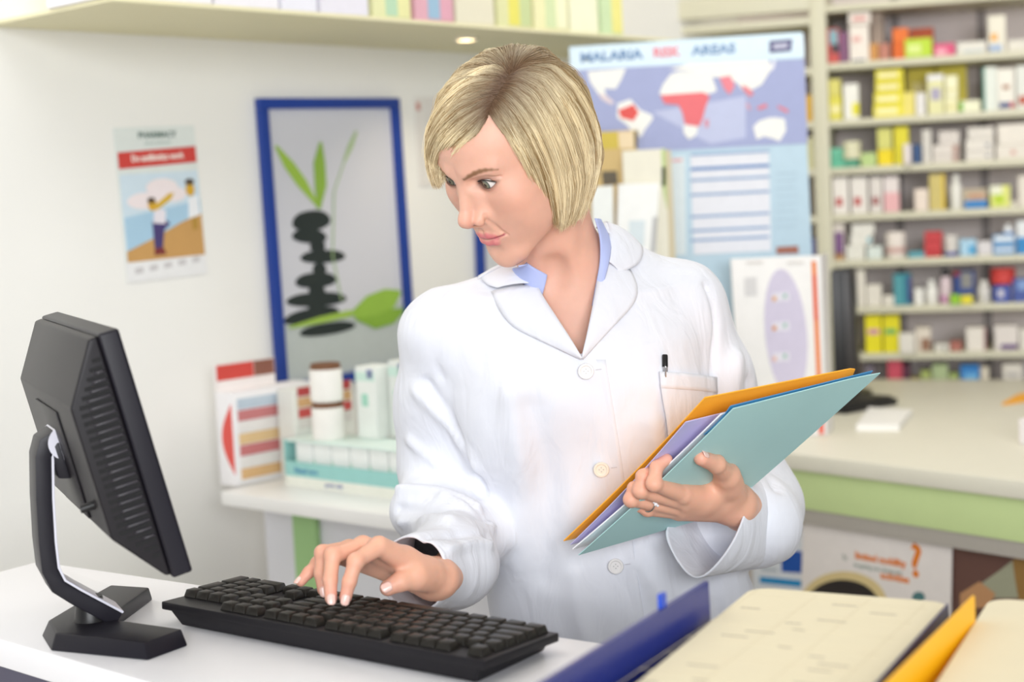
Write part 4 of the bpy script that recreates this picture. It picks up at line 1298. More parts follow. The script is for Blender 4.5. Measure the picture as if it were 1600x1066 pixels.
# ================================================================== implicit modelling (body, coat)
f4 = np.float32
def smin(a, b, k):
    h = np.clip(0.5 + 0.5 * (b - a) / k, 0, 1)
    return b + (a - b) * h - k * h * (1 - h)
def ssub(a, b, k):
    return -smin(-a, b, k)
def sph(P, c, r):
    return np.sqrt(((P - np.asarray(c, f4)) ** 2).sum(1)) - f4(r)
def ell(P, c, r):
    q = P - np.asarray(c, f4)
    r = np.asarray(r, f4)
    k0 = np.sqrt(((q / r) ** 2).sum(1))
    k1 = np.sqrt(((q / (r * r)) ** 2).sum(1)) + 1e-9
    return k0 * (k0 - 1) / k1
def cap(P, a, b, ra, rb=None):
    rb = ra if rb is None else rb
    a = np.asarray(a, f4)
    b = np.asarray(b, f4)
    d = b - a
    h = np.clip(((P - a) @ d) / f4(d @ d + 1e-12), 0, 1)
    return np.sqrt(((P - a - h[:, None] * d) ** 2).sum(1)) - (ra + (rb - ra) * h)
def chain(P, pts, rs, k=0.004):
    o = None
    for i in range(len(pts) - 1):
        c = cap(P, pts[i], pts[i + 1], rs[i], rs[i + 1])
        o = c if o is None else smin(o, c, k)
    return o

def nets(f, lo, hi, h, iters=2):
    """surface nets over an implicit function; vertices pulled onto the true surface"""
    lo = np.asarray(lo, float)
    hi = np.asarray(hi, float)
    nc = np.ceil((hi - lo) / (4 * h)).astype(int)
    ax = [(lo[i] + 4 * h * np.arange(nc[i] + 1)).astype(f4) for i in range(3)]
    G = np.stack(np.meshgrid(*ax, indexing='ij'), -1).reshape(-1, 3)
    cv = f(G).reshape(nc + 1)
    corners = [cv[i:i + nc[0], j:j + nc[1], k:k + nc[2]] for i in (0, 1) for j in (0, 1) for k in (0, 1)]
    mn = np.minimum.reduce(corners)
    mxx = np.maximum.reduce(corners)
    band = (mn < 4 * h * 1.5) & (mxx > -4 * h * 1.5)
    nf = nc * 4 + 1
    V = np.repeat(np.repeat(np.repeat(cv, 4, 0), 4, 1), 4, 2)[:nf[0], :nf[1], :nf[2]].copy()
    mk = np.zeros(nf, bool)
    b4 = np.repeat(np.repeat(np.repeat(band, 4, 0), 4, 1), 4, 2)
    for i in (0, 1):
        for j in (0, 1):
            for k in (0, 1):
                mk[i:i + b4.shape[0], j:j + b4.shape[1], k:k + b4.shape[2]] |= b4
    idx = np.argwhere(mk)
    pts = (lo + idx * h).astype(f4)
    out = np.empty(len(pts), f4)
    for s in range(0, len(pts), 400000):
        out[s:s + 400000] = f(pts[s:s + 400000])
    V[mk] = out
    ins = V < 0
    n = np.array(V.shape) - 1
    c8 = np.zeros(n, np.int8)
    for i in (0, 1):
        for j in (0, 1):
            for k in (0, 1):
                c8 += ins[i:i + n[0], j:j + n[1], k:k + n[2]]
    act = (c8 > 0) & (c8 < 8)
    ci = np.argwhere(act)
    vid = -np.ones(n, np.int64)
    vid[act] = np.arange(len(ci))
    acc = np.zeros((len(ci), 3))
    cnt = np.zeros(len(ci))
    cor = np.array([(i, j, k) for i in (0, 1) for j in (0, 1) for k in (0, 1)])
    for a in range(8):
        for b in range(a + 1, 8):
            if abs(cor[a] - cor[b]).sum() == 1:
                pa, pb = ci + cor[a], ci + cor[b]
                va = V[pa[:, 0], pa[:, 1], pa[:, 2]]
                vb = V[pb[:, 0], pb[:, 1], pb[:, 2]]
                m = (va < 0) != (vb < 0)
                t = np.where(m, va / np.where(va == vb, 1, va - vb), 0)
                acc[m] += (pa + t[:, None] * (pb - pa))[m]
                cnt[m] += 1
    P = (lo + acc / cnt[:, None] * h)
    F = []
    for a in range(3):
        b, c = (a + 1) % 3, (a + 2) % 3
        sl0 = [slice(None)] * 3
        sl1 = [slice(None)] * 3
        sl0[a] = slice(0, -1)
        sl1[a] = slice(1, None)
        e = ins[tuple(sl0)] != ins[tuple(sl1)]
        E = np.argwhere(e)
        ok = (E[:, b] > 0) & (E[:, c] > 0) & (E[:, b] < n[b]) & (E[:, c] < n[c])
        E = E[ok]
        db = np.zeros(3, int)
        db[b] = 1
        dc = np.zeros(3, int)
        dc[c] = 1
        q = [E - db - dc, E - dc, E, E - db]
        q = np.stack([vid[x[:, 0], x[:, 1], x[:, 2]] for x in q], 1)
        fl = ~ins[E[:, 0], E[:, 1], E[:, 2]]
        q[fl] = q[fl][:, ::-1]
        F.append(q[(q >= 0).all(1)])
    F = np.concatenate(F)
    for _ in range(iters):
        d, g = sdgrad(f, P, h * 0.25)
        g2 = (g * g).sum(1)
        st = np.clip(d / np.maximum(g2, 0.1), -h, h)
        P = P - g * st[:, None]
    return P, F

def sdgrad(f, P, e):
    d = f(P.astype(f4)).astype(float)
    g = np.empty_like(P)
    for i in range(3):
        o = np.zeros(3)
        o[i] = e
        g[:, i] = (f((P + o).astype(f4)).astype(float) - f((P - o).astype(f4))) / (2 * e)
    return d, g

def np_mesh(name, V, F, smooth=True):
    me = bpy.data.meshes.new(name)
    F = np.asarray(F)
    k = F.shape[1]
    me.vertices.add(len(V))
    me.vertices.foreach_set('co', np.asarray(V, np.float32).ravel())
    me.loops.add(F.size)
    me.loops.foreach_set('vertex_index', F.astype(np.int32).ravel())
    me.polygons.add(len(F))
    me.polygons.foreach_set('loop_start', np.arange(0, F.size, k, dtype=np.int32))
    me.update(calc_edges=True)
    me.validate()
    if smooth:
        me.shade_smooth()
    return me

# ------------------------------------------------------------------ head pose
HR = np.array([[0.70496161, 0.64606825, -0.2926174], [-0.70062658, 0.570238, -0.42889511], [-0.11023395, 0.50737012, 0.85464849]])
HO = np.array([0.0085, 1.916, 1.4834])
def h2w(p):
    return np.asarray(p, float) @ HR.T + HO
def w2h(P):
    return ((P - HO.astype(f4)) @ HR.astype(f4)).astype(f4)

LIPU = [(0, -0.0932, -0.0655), (0.006, -0.0926, -0.0648), (0.013, -0.0896, -0.0656), (0.0230, -0.0836, -0.0662)]
FOLDS = []
LIPL = [(0, -0.0918, -0.0758), (0.010, -0.0890, -0.0744), (0.0220, -0.0836, -0.0676)]
EYE = np.array([0.0300, -0.0672, 0.0])
ER = 0.0123

def lid_open(Q):
    """2d almond of the open eye (negative inside)"""
    x = Q[:, 0] - EYE[0]
    z = Q[:, 2] - EYE[2] - 0.10 * x
    w, hu, hl = 0.0130, 0.0070, 0.0056
    Ru, Rl = (w * w + hu * hu) / (2 * hu), (w * w + hl * hl) / (2 * hl)
    du = np.sqrt(x * x + (z - (hu - Ru)) ** 2) - Ru
    dl = np.sqrt(x * x + (z - (Rl - hl)) ** 2) - Rl
    return np.maximum(du, dl)

def shear(Q0):
    Q = Q0.copy()
    Q[:, 0] = np.abs(Q[:, 0])
    t = np.clip((-Q[:, 2] - f4(0.050)) / f4(0.022), 0, 1)
    t = t * t * (3 - 2 * t)
    Q[:, 1] -= f4(0.085) * np.maximum(-Q[:, 2] - f4(0.004), 0) + f4(0.0025) * t
    Q[:, 2] += f4(0.0055) * t
    return Q

def head_sdf(Q0):
    Q = shear(Q0)
    d = ell(Q, (0, 0.014, 0.028), (0.072, 0.091, 0.073))
    d = smin(d, ell(Q, (0, -0.034, 0.030), (0.056, 0.052, 0.048)), 0.03)
    d = smin(d, ell(Q, (0, -0.026, -0.020), (0.058, 0.056, 0.058)), 0.025)
    # jaw and chin
    jaw = cap(Q, (0.050, -0.004, -0.052), (0.016, -0.068, -0.098), 0.016, 0.0150)
    jaw = smin(jaw, ell(Q, (0, -0.036, -0.062), (0.046, 0.052, 0.040)), 0.02)
    d = smin(d, jaw, 0.022)
    d = smin(d, ell(Q, (0, -0.0765, -0.1060), (0.0165, 0.0155, 0.0150)), 0.016)
    # mouth mound, cheeks
    d = smin(d, ell(Q, (0, -0.066, -0.062), (0.030, 0.0220, 0.027)), 0.016)
    d = smin(d, ell(Q, (0.040, -0.056, -0.026), (0.021, 0.0215, 0.019)), 0.022)
    d = smin(d, ell(Q, (0.036, -0.046, -0.052), (0.022, 0.024, 0.024)), 0.025)
    # brow
    d = smin(d, cap(Q, (0.012, -0.0815, 0.0165), (0.040, -0.0685, 0.0195), 0.0075, 0.006), 0.014)
    # eye sockets
    d = ssub(d, ell(Q, (0.0315, -0.090, -0.0005), (0.0185, 0.0135, 0.0125)), 0.010)
    d = ssub(d, ell(Q, (0.0165, -0.0895, -0.002), (0.008, 0.010, 0.010)), 0.008)
    # nose
    n = cap(Q, (0, -0.0820, 0.0080), (0, -0.1010, -0.0300), 0.0060, 0.0070)
    n = smin(n, ell(Q, (0, -0.1058, -0.0375), (0.0088, 0.0096, 0.0088)), 0.008)
    n = smin(n, ell(Q, (0.0122, -0.0945, -0.0415), (0.0068, 0.0100, 0.0072)), 0.005)
    n = smin(n, cap(Q, (0, -0.1040, -0.0445), (0, -0.093, -0.0495), 0.0040, 0.005), 0.005)
    n = smin(n, cap(Q, (0.010, -0.082, -0.010), (0.012, -0.086, -0.036), 0.007, 0.0075), 0.011)
    d = smin(d, n, 0.010)
    d = ssub(d, ell(Q, (0.0066, -0.0990, -0.0490), (0.0034, 0.0060, 0.0034)), 0.003)
    for pts, rs, k in FOLDS:
        d = ssub(d, chain(Q, pts, rs), k)
    # philtrum, lips
    d = ssub(d, cap(Q, (0, -0.0935, -0.052), (0, -0.0948, -0.061), 0.0013), 0.004)
    lu = chain(Q, LIPU, [0.0028, 0.0030, 0.0024, 0.0011])
    ll = chain(Q, LIPL, [0.0047, 0.0042, 0.0014])
    d = smin(d, lu, 0.0045)
    d = smin(d, ll, 0.0055)
    d = ssub(d, chain(Q, [(0, -0.0970, -0.0697), (0.008, -0.0955, -0.0691), (0.016, -0.0910, -0.0684), (0.0258, -0.0832, -0.0656)], [0.0009, 0.0009, 0.0009, 0.0008]), 0.0028)
    d = ssub(d, ell(Q, (0, -0.0955, -0.0875), (0.012, 0.005, 0.0035)), 0.008)
    # lids around the eyeball
    lid = sph(Q, EYE, ER + 0.0022)
    lid = np.maximum(lid, Q[:, 1] + 0.060)
    d = smin(d, lid, 0.0045)
    op = np.maximum(lid_open(Q), np.maximum(Q[:, 1] + 0.0685, 0))
    op = np.maximum(lid_open(Q), Q[:, 1] + 0.066)
    d = ssub(d, op, 0.0012)
    cav = sph(Q, EYE, ER - 0.0007)
    d = np.maximum(d, -cav)
    # crease over the upper lid
    d = ssub(d, chain(Q, [(0.0185, -0.083, 0.0045), (0.027, -0.0840, 0.0092), (0.037, -0.0790, 0.0098), (0.047, -0.068, 0.0060)], [0.0005, 0.0008, 0.0008, 0.0004]), 0.0035)
    # ears
    ear = ell(Q, (0.0735, 0.016, -0.008), (0.009, 0.017, 0.029))
    ear = ssub(ear, ell(Q, (0.081, 0.012, -0.006), (0.006, 0.010, 0.018)), 0.004)
    d = smin(d, ear, 0.006)
    return d

NECK_T = h2w((0, 0.026, -0.030))
NECK_B = at(892, 452, 2.030)
CHEST = at(905, 560, 2.055)
MAST_T = h2w((0.055, 0.03, -0.045))
NOTCH = at(872, 446, 1.978)
def neck_sdf(P):
    d = cap(P, NECK_T, NECK_B, 0.050, 0.050)
    d = smin(d, ell(P, CHEST, (0.150, 0.092, 0.150)), 0.05)
    d = smin(d, cap(P, NECK_B + np.array([-0.10, 0.02, -0.045]), NECK_B + np.array([0.10, 0.03, -0.030]), 0.045), 0.05)
    d = smin(d, cap(P, MAST_T, NOTCH + np.array([0.008, 0.004, 0]), 0.011, 0.0075), 0.012)
    d = smin(d, cap(P, h2w((-0.05, 0.03, -0.045)), NOTCH + np.array([-0.018, 0.004, 0]), 0.011, 0.008), 0.012)
    d = ssub(d, ell(P, NOTCH + np.array([-0.004, -0.024, 0.012]), (0.016, 0.014, 0.022)), 0.018)
    return d
def bust_sdf(P):
    return smin(head_sdf(w2h(P)), neck_sdf(P), 0.022)
# ================================================================== hair
def shell_sdf(Q):
    d = ell(Q, (0, 0.014, 0.034), (0.0845, 0.105, 0.0815))
    return smin(d, ell(Q, (0.002, 0.030, -0.040), (0.081, 0.087, 0.135)), 0.03)

def on_shell(px, py, off=0.0):
    """head-space point where the view of (px, py) meets the hair volume (or passes closest to it)"""
    ts = np.linspace(1.70, 2.12, 420)
    P = np.array([at(px, py, t) for t in ts])
    Q = w2h(P.astype(f4))
    d = shell_sdf(Q)
    hit = np.where(d < off)[0]
    i = hit[0] if len(hit) else int(np.argmin(d))
    return Q[i].astype(float)

def guides():
    vis_a = [
        [(757, 182), (742, 209), (720, 228), (703, 247), (690, 268)],
        [(762, 166), (726, 196), (694, 228), (681, 258), (684, 288)],
        [(768, 152), (716, 182), (681, 218), (670, 256), (681, 296)],
        [(775, 142), (714, 162), (677, 202), (664, 243), (674, 290)],
        [(783, 130), (730, 140), (687, 178), (664, 225), (667, 276)],
        [(788, 120), (745, 121), (702, 146), (668, 197), (664, 250)],
        [(793, 111), (772, 100), (738, 110), (692, 144), (666, 200)],
    ]
    hid = [
        [(.050, -.012, .104), (.000, -.030, .121), (-.055, -.035, .093), (-.084, -.035, .035), (-.080, -.028, -.045)],
        [(.050, -.004, .106), (.000, -.002, .125), (-.060, .000, .100), (-.087, .005, .030), (-.078, .005, -.060)],
        [(.050, .002, .108), (.000, .030, .124), (-.060, .045, .095), (-.082, .055, .020), (-.070, .055, -.070)],
        [(.049, .006, .1085), (.005, .060, .112), (-.040, .095, .075), (-.055, .105, .010), (-.045, .070, -.088)],
        [(.049, .008, .1085), (.030, .075, .100), (.005, .113, .060), (.000, .120, .000), (.000, .078, -.092)],
        [(.050, .006, .108), (.060, .070, .082), (.055, .100, .030), (.052, .094, -.020), (.045, .058, -.098)],
    ]
    vis_b = [
        [(797, 104), (856, 92), (912, 140), (940, 205), (938, 270), (914, 340)],
        [(794, 110), (846, 104), (896, 152), (924, 218), (927, 280), (903, 347)],
        [(790, 118), (834, 122), (876, 180), (902, 248), (906, 304), (892, 353)],
        [(784, 130), (820, 146), (856, 204), (880, 268), (886, 316), (882, 361)],
        [(776, 144), (804, 168), (836, 220), (858, 274), (868, 316), (872, 357)],
        [(768, 154), (790, 184), (815, 228), (834, 268), (848, 304), (855, 333)],
        [(760, 172), (778, 196), (800, 228), (816, 256), (829, 286), (837, 305)],
    ]
    g = [np.array([on_shell(*p) for p in l]) for l in vis_a] + [np.array(l, float) for l in hid] + [np.array([on_shell(*p) for p in l]) for l in vis_b]
    def resample(l, n=9):
        # catmull-rom through the control points
        k = len(l)
        out = []
        for s in np.linspace(0, k - 1, n):
            i = min(int(s), k - 2)
            u = s - i
            p0, p1, p2, p3 = l[max(i - 1, 0)], l[i], l[i + 1], l[min(i + 2, k - 1)]
            out.append(0.5 * ((2 * p1) + (-p0 + p2) * u + (2 * p0 - 5 * p1 + 4 * p2 - p3) * u * u + (-p0 + 3 * p1 - 3 * p2 + p3) * u ** 3))
        return np.array(out)
    out = [resample(l) for l in g]
    for i in range(len(vis_a), len(vis_a) + len(hid)):
        for _ in range(4):
            d, gr = sdgrad(shell_sdf, out[i], 0.002)
            out[i] = out[i] - np.array([1, 1, 1, 1, 1, 1, .6, .3, 0])[:, None] * gr * (d / np.maximum((gr * gr).sum(1), 0.2))[:, None]
    return np.array(out)

def hair_material(name, root, mid, light):
    m = bpy.data.materials.new(name)
    m.use_nodes = True
    nt = m.node_tree
    nt.nodes.clear()
    out = nt.nodes.new('ShaderNodeOutputMaterial')
    b = nt.nodes.new('ShaderNodeBsdfPrincipled')
    r1 = nt.nodes.new('ShaderNodeValToRGB')
    e = r1.color_ramp.elements
    e[0].position, e[0].color = 0.0, (*lin(mid), 1)
    e[1].position, e[1].color = 0.75, (*lin(light), 1)
    x = r1.color_ramp.elements.new(0.12)
    x.color = (*[a * 0.75 for a in lin(mid)], 1)
    r2 = nt.nodes.new('ShaderNodeValToRGB')
    e = r2.color_ramp.elements
    e[0].position, e[0].color = 0.05, (0, 0, 0, 1)
    e[1].position, e[1].color = 0.40, (1, 1, 1, 1)
    mx = nt.nodes.new('ShaderNodeMix')
    mx.data_type = 'RGBA'
    mx.inputs['A'].default_value = (*lin(root), 1)
    at_ = nt.nodes.new('ShaderNodeAttribute')
    at_.attribute_name = 'tint'
    nt.links.new(at_.outputs['Fac'], r1.inputs['Fac'])
    al = nt.nodes.new('ShaderNodeAttribute')
    al.attribute_name = 'along'
    nt.links.new(al.outputs['Fac'], r2.inputs['Fac'])
    nt.links.new(r2.outputs['Color'], mx.inputs['Factor'])
    nt.links.new(r1.outputs['Color'], mx.inputs['B'])
    nt.links.new(mx.outputs['Result'], b.inputs['Base Color'])
    b.inputs['Roughness'].default_value = 0.42
    b.inputs['Specular IOR Level'].default_value = 0.5
    nt.links.new(b.outputs[0], out.inputs[0])
    return m

def strands(name, polys, rad, m, parent, tint, along):
    cv = bpy.data.hair_curves.new(name)
    n, k = len(polys), len(polys[0])
    cv.add_curves([k] * n)
    cv.attributes['position'].data.foreach_set('vector', np.ascontiguousarray(np.concatenate(polys), np.float32).ravel())
    ra = cv.attributes.get('radius') or cv.attributes.new('radius', 'FLOAT', 'POINT')
    prof = np.concatenate([np.linspace(1, 1, k - 3), [0.9, 0.65, 0.3]]) * rad
    ra.data.foreach_set('value', np.tile(prof, n).astype(np.float32))
    ta = cv.attributes.new('tint', 'FLOAT', 'CURVE')
    ta.data.foreach_set('value', np.asarray(tint, np.float32))
    aa = cv.attributes.new('along', 'FLOAT', 'POINT')
    aa.data.foreach_set('value', np.concatenate(along).astype(np.float32))
    cv.materials.append(m)
    o = bpy.data.objects.new(name, cv)
    COL.objects.link(o)
    o.parent = parent
    return o

def build_hair(parent, count=34000):
    def cap_sdf(Q):
        d = shell_sdf(Q) + 0.0095
        z = Q[:, 2]
        yl = np.interp(z, [-0.02, 0.045, 0.070, 0.085], [0.0, -0.020, -0.050, -0.3]).astype(f4)
        d = np.maximum(d, (yl - Q[:, 1]) * 0.8)
        zb = np.interp(Q[:, 1], [-0.03, 0.02, 0.07, 0.12], [-0.030, -0.050, -0.055, -0.030]).astype(f4)
        return np.maximum(d, zb - z)
    V, F = nets(cap_sdf, (-.1, -.11, -.11), (.1, .13, .14), 0.004)
    base = link('hair', np_mesh('hair', h2w(V), F), mat('hair_under', '#a58e6a', 0.7, 0.25, 90), parent)
    G = guides()
    ng = len(G)
    rng = np.random.default_rng(3)
    # clumps: locks share a small offset
    gap = np.array([1.0] * (ng - 1))
    gap[0:6] = 1.0
    gap[6:13] = 0.8
    gap[13:] = 1.5
    cum = np.concatenate([[0], np.cumsum(gap)])
    K = 16
    ss = np.linspace(0, 1, K)
    nl = 800
    lock_t = rng.random(nl) * cum[-1]
    lock_off = rng.normal(0, 1, (nl, 3)) * 0.0011
    lock_in = rng.random(nl)
    polys = []
    tint, along = [], []
    lock_c = rng.random(nl)
    C = np.array([0, 0.014, 0.02])
    for i in range(count):
        li = rng.integers(nl)
        u = np.clip(lock_t[li] + rng.normal(0, 0.11), 0, cum[-1] - 1e-6)
        j = int(np.searchsorted(cum, u, 'right') - 1)
        w = (u - cum[j]) / gap[j]
        w = w * w * (3 - 2 * w) * 0.3 + w * 0.7
        A = G[j] * (1 - w) + G[min(j + 1, ng - 1)] * w
        n0 = len(A)
        x = ss * (n0 - 1)
        # layers: later start, shorter end
        s0 = rng.random() ** 2.2 * 0.45
        s1 = 1 - rng.random() ** 2 * 0.26 + rng.normal(0, 0.015)
        x = (s0 + (s1 - s0) * ss) * (n0 - 1)
        xi = np.clip(x.astype(int), 0, n0 - 2)
        fr = (x - xi)[:, None]
        P = A[xi] * (1 - fr) + A[xi + 1] * fr
        dirn = P - C
        dirn /= np.linalg.norm(dirn, axis=1)[:, None]
        t = ss[:, None]
        depth = 0.0065 * lock_in[li] + 0.004 * rng.random() + s0 * 0.006
        P = P - dirn * depth * (0.3 + 0.7 * np.minimum(1, t * 3))
        # lift at the part so that the roots stand on the scalp
        P = P - dirn * 0.0075 * np.exp(-(s0 + (s1 - s0) * t) * 9)
        P = P + lock_off[li] * (t ** 1.2) * 1.3 + rng.normal(0, 0.0007, 3) * t
        P = P + 0.0009 * np.sin(t * rng.uniform(3, 8) + rng.random() * 6) * rng.normal(0, 1, 3)
        polys.append(h2w(P))
        along.append(x / (n0 - 1))
        tint.append(np.clip(0.7 * lock_c[li] + 0.3 * rng.random(), 0, 1) * (0.45 if 11 <= j <= 12 else 1.0))
    m = hair_material('blond_hair', '#6d523c', '#b2905c', '#fbecc6')
    s = strands('hair_strands', polys, 0.00022, m, base, tint, along)
    tag(s, kind='stuff')
    # loose flyaway hairs
    return base
# ================================================================== skin colour and the bust
def sstep(a, b, x):
    t = np.clip((x - a) / (b - a), 0, 1)
    return t * t * (3 - 2 * t)

def on_head(px, py):
    ts = np.linspace(1.72, 1.98, 500)
    Q = w2h(np.array([at(px, py, t) for t in ts]).astype(f4))
    d = head_sdf(Q)
    i = int(np.argmax(d < 0)) if (d < 0).any() else int(np.argmin(d))
    return shear(Q[i:i + 1])[0].astype(float)
FOLDS.append(([on_head(*p) for p in ((757.5, 337), (760, 343.5), (756, 352))], [0.0005, 0.0008, 0.0004], 0.0045))
FOLDS.append(([on_head(*p) for p in ((761, 345), (775, 355), (792, 367))], [0.0003, 0.0005, 0.0002], 0.006))
_b = [on_head(*p) for p in ((725, 281), (733, 275.5), (742, 270.5), (750, 267.5), (758, 265.5), (768, 264.5), (778, 265))]
BROW = [_b[0]] + [(_b[i - 1] + 2 * _b[i] + _b[i + 1]) / 4 for i in range(1, 6)] + [_b[6]]

def skin_colours(P):
    """linear rgb per vertex: skin, lips, brows, flush of the cheeks; shade painted into mouth line and nostrils"""
    Q = w2h(P.astype(f4))
    A = shear(Q)
    base = np.array(lin('#eab7a1'))
    c = np.tile(base, (len(P), 1))
    def mix(col, w):
        nonlocal c
        c = c * (1 - w[:, None]) + np.array(lin(col)) * w[:, None]
    mix('#e8a58c', 0.55 * np.exp(-(((A - [0.045, -0.055, -0.028]) / [0.02, 0.03, 0.02]) ** 2).sum(1)))
    mix('#e39a86', 0.40 * np.exp(-(((A - [0.0, -0.108, -0.040]) / [0.016, 0.014, 0.010]) ** 2).sum(1)))
    # lips
    lu = chain(A, LIPU, [0.0028, 0.0030, 0.0024, 0.0011])
    ll = chain(A, LIPL, [0.0047, 0.0042, 0.0014])
    mix('#d9707c', 0.92 * sstep(0.0016, -0.0004, np.minimum(lu, ll)))
    mix('#8c3f44', 0.8 * np.exp(-((A[:, 2] + 0.0690 - 0.12 * A[:, 0]) / 0.0008) ** 2) * sstep(0.0275, 0.022, A[:, 0]) * (A[:, 1] < -0.082))  # shade between the lips, put into the colour
    # brows
    b = chain(A, BROW, [0.0012, 0.0019, 0.0021, 0.0019, 0.0014, 0.0008, 0.0002], 0.002)
    hair = 1.0
    mix('#85603f', 0.9 * sstep(0.0022, -0.0012, b) * hair)
    # lash line and lids
    lo = np.abs(lid_open(A))
    near = np.exp(-(((A - EYE) / 0.019) ** 2).sum(1) ** 2) * (A[:, 1] < -0.06)
    up = sstep(-0.003, 0.002, A[:, 2] - 0.1 * (A[:, 0] - EYE[0]))
    mix('#4a332d', near * sstep(0.0055, 0.0006, lo) * (0.72 + 0.20 * up))
    mix('#33241f', near * sstep(0.0016, 0.0002, lo) * (0.5 + 0.5 * up))
    mix('#b98672', near * up * 0.5 * sstep(0.006, 0.001, lo))
    mix('#6e3a30', 0.85 * sstep(0.0012, -0.0006, ell(A, (0.0066, -0.0990, -0.0486), (0.0034, 0.0060, 0.0032))))  # shade inside the nostrils, put into the colour
    return c

def colour_mesh(me, cols):
    a = me.color_attributes.new('skin_colour', 'FLOAT_COLOR', 'POINT')
    a.data.foreach_set('color', np.concatenate([cols, np.ones((len(cols), 1))], 1).astype(np.float32).ravel())

def skin_material():
    m = mat('skin', '#efc3a6', 0.48, 0.0, spec=0.4, bump=0.08, bscale=900, sss=0.35)
    nt = m.node_tree
    a = nt.nodes.new('ShaderNodeVertexColor')
    a.layer_name = 'skin_colour'
    n = nt.nodes.new('ShaderNodeTexNoise')
    n.inputs['Scale'].default_value = 60
    n.inputs['Detail'].default_value = 5
    mx = nt.nodes.new('ShaderNodeMix')
    mx.data_type = 'RGBA'
    mx.blend_type = 'MULTIPLY'
    mx.inputs['Factor'].default_value = 0.12
    tc = nt.nodes.new('ShaderNodeTexCoord')
    nt.links.new(tc.outputs['Object'], n.inputs['Vector'])
    nt.links.new(a.outputs['Color'], mx.inputs['A'])
    nt.links.new(n.outputs['Fac'], mx.inputs['B'])
    nt.links.new(mx.outputs['Result'], nt.nodes['Principled BSDF'].inputs['Base Color'])
    return m

def eye_material():
    m = bpy.data.materials.new('eye')
    m.use_nodes = True
    nt = m.node_tree
    b = nt.nodes['Principled BSDF']
    tc = nt.nodes.new('ShaderNodeTexCoord')
    sp = nt.nodes.new('ShaderNodeVectorMath')
    sp.operation = 'LENGTH'
    cmb = nt.nodes.new('ShaderNodeVectorMath')
    cmb.operation = 'MULTIPLY'
    cmb.inputs[1].default_value = (1, 0, 1)
    nt.links.new(tc.outputs['Object'], cmb.inputs[0])
    nt.links.new(cmb.outputs[0], sp.inputs[0])
    r = nt.nodes.new('ShaderNodeValToRGB')
    r.color_ramp.interpolation = 'LINEAR'
    el = r.color_ramp.elements
    el[0].position, el[0].color = 0.0, (0.004, 0.004, 0.005, 1)
    el[1].position, el[1].color = 1.0, (*lin('#f2ebe6'), 1)
    for p, c in ((0.165, (0.004, 0.004, 0.005, 1)), (0.19, (*lin('#8a8068'), 1)), (0.40, (*lin('#7f8578'), 1)), (0.48, (*lin('#3d4440'), 1)), (0.54, (*lin('#e9e0da'), 1))):
        x = el.new(p)
        x.color = c
    mul = nt.nodes.new('ShaderNodeMath')
    mul.operation = 'DIVIDE'
    mul.inputs[1].default_value = ER
    nt.links.new(sp.outputs['Value'], mul.inputs[0])
    nt.links.new(mul.outputs[0], r.inputs['Fac'])
    nt.links.new(r.outputs['Color'], b.inputs['Base Color'])
    b.inputs['Roughness'].default_value = 0.10
    b.inputs['Specular IOR Level'].default_value = 0.35
    return m

def build_eyes(parent):
    em = eye_material()
    tgt = w2h(np.array([onz(330, 900, 1.05)], f4))[0].astype(float)   # looks down towards the screen
    gaze = np.array([-0.09, -0.98, -0.09])
    gaze = gaze / np.linalg.norm(gaze)
    for sx in (-1, 1):
        c = EYE * [sx, 1, 1]
        n = 20
        mb = MB()
        mb.lathe([(max(1e-5, ER * math.sin(math.pi * k / n)), -ER * math.cos(math.pi * k / n)) for k in range(n + 1)], n=32, cap=False)
        # lathe axis z -> local -y of the eye object
        vs = [Vector((v.x, -v.z, v.y)) for v in mb.v]
        me = bpy.data.meshes.new('eye')
        me.from_pydata([tuple(v) for v in vs], [], mb.f)
        me.shade_smooth()
        o = link('eye', me, em)
        yl = Vector(-gaze)
        R = frame(yl.orthogonal(), yl)
        y = yl.normalized()
        x = Vector((1, 0, 0))
        x = (x - y * x.dot(y)).normalized()
        Rl = Matrix((x, y, x.cross(y))).transposed()
        mw = Matrix(HR.tolist()).to_3x3() @ Rl
        M4 = mw.to_4x4()
        M4.translation = Vector(h2w(c))
        o.matrix_world = M4
        o.parent = parent
        o.matrix_parent_inverse = wmat(parent).inverted()
        # lashes
        lm = mat('lash', '#241a17', 0.6, 0)
        mb = MB()
        w, hu, hl = 0.0130, 0.0070, 0.0056
        for k in range(80):
            u = -0.92 + 1.90 * k / 79
            xx = u * w
            Ru = (w * w + hu * hu) / (2 * hu)
            zz = hu - Ru + math.sqrt(max(0, Ru * Ru - xx * xx)) + 0.10 * xx
            yy = -math.sqrt(max(1e-8, (ER + 0.0020) ** 2 - xx * xx - zz * zz))
            p0 = EYE + [xx, yy, zz]
            L = 0.0030 + 0.0022 * max(0, u) + 0.0006 * math.sin(k * 2.4)
            p1 = p0 + np.array([u * 0.0014, -L * 0.45, L * 0.02])
            p2 = p0 + np.array([u * 0.0034, -L * 0.72, L * 0.35])
            mb.tube([h2w(p * [sx, 1, 1]) for p in (p0, p1, p2)], [0.00022, 0.00015, 0.00004], 4)
        mb.build('eyelashes', lm, parent)

def build_bust():
    lo = np.minimum(HO, at(905, 560, 2.0)) - [0.20, 0.16, 0.08]
    hi = HO + [0.19, 0.20, 0.135]
    lo[2] = 1.185
    V, F = nets(bust_sdf, lo, hi, 0.0013)
    return V, F
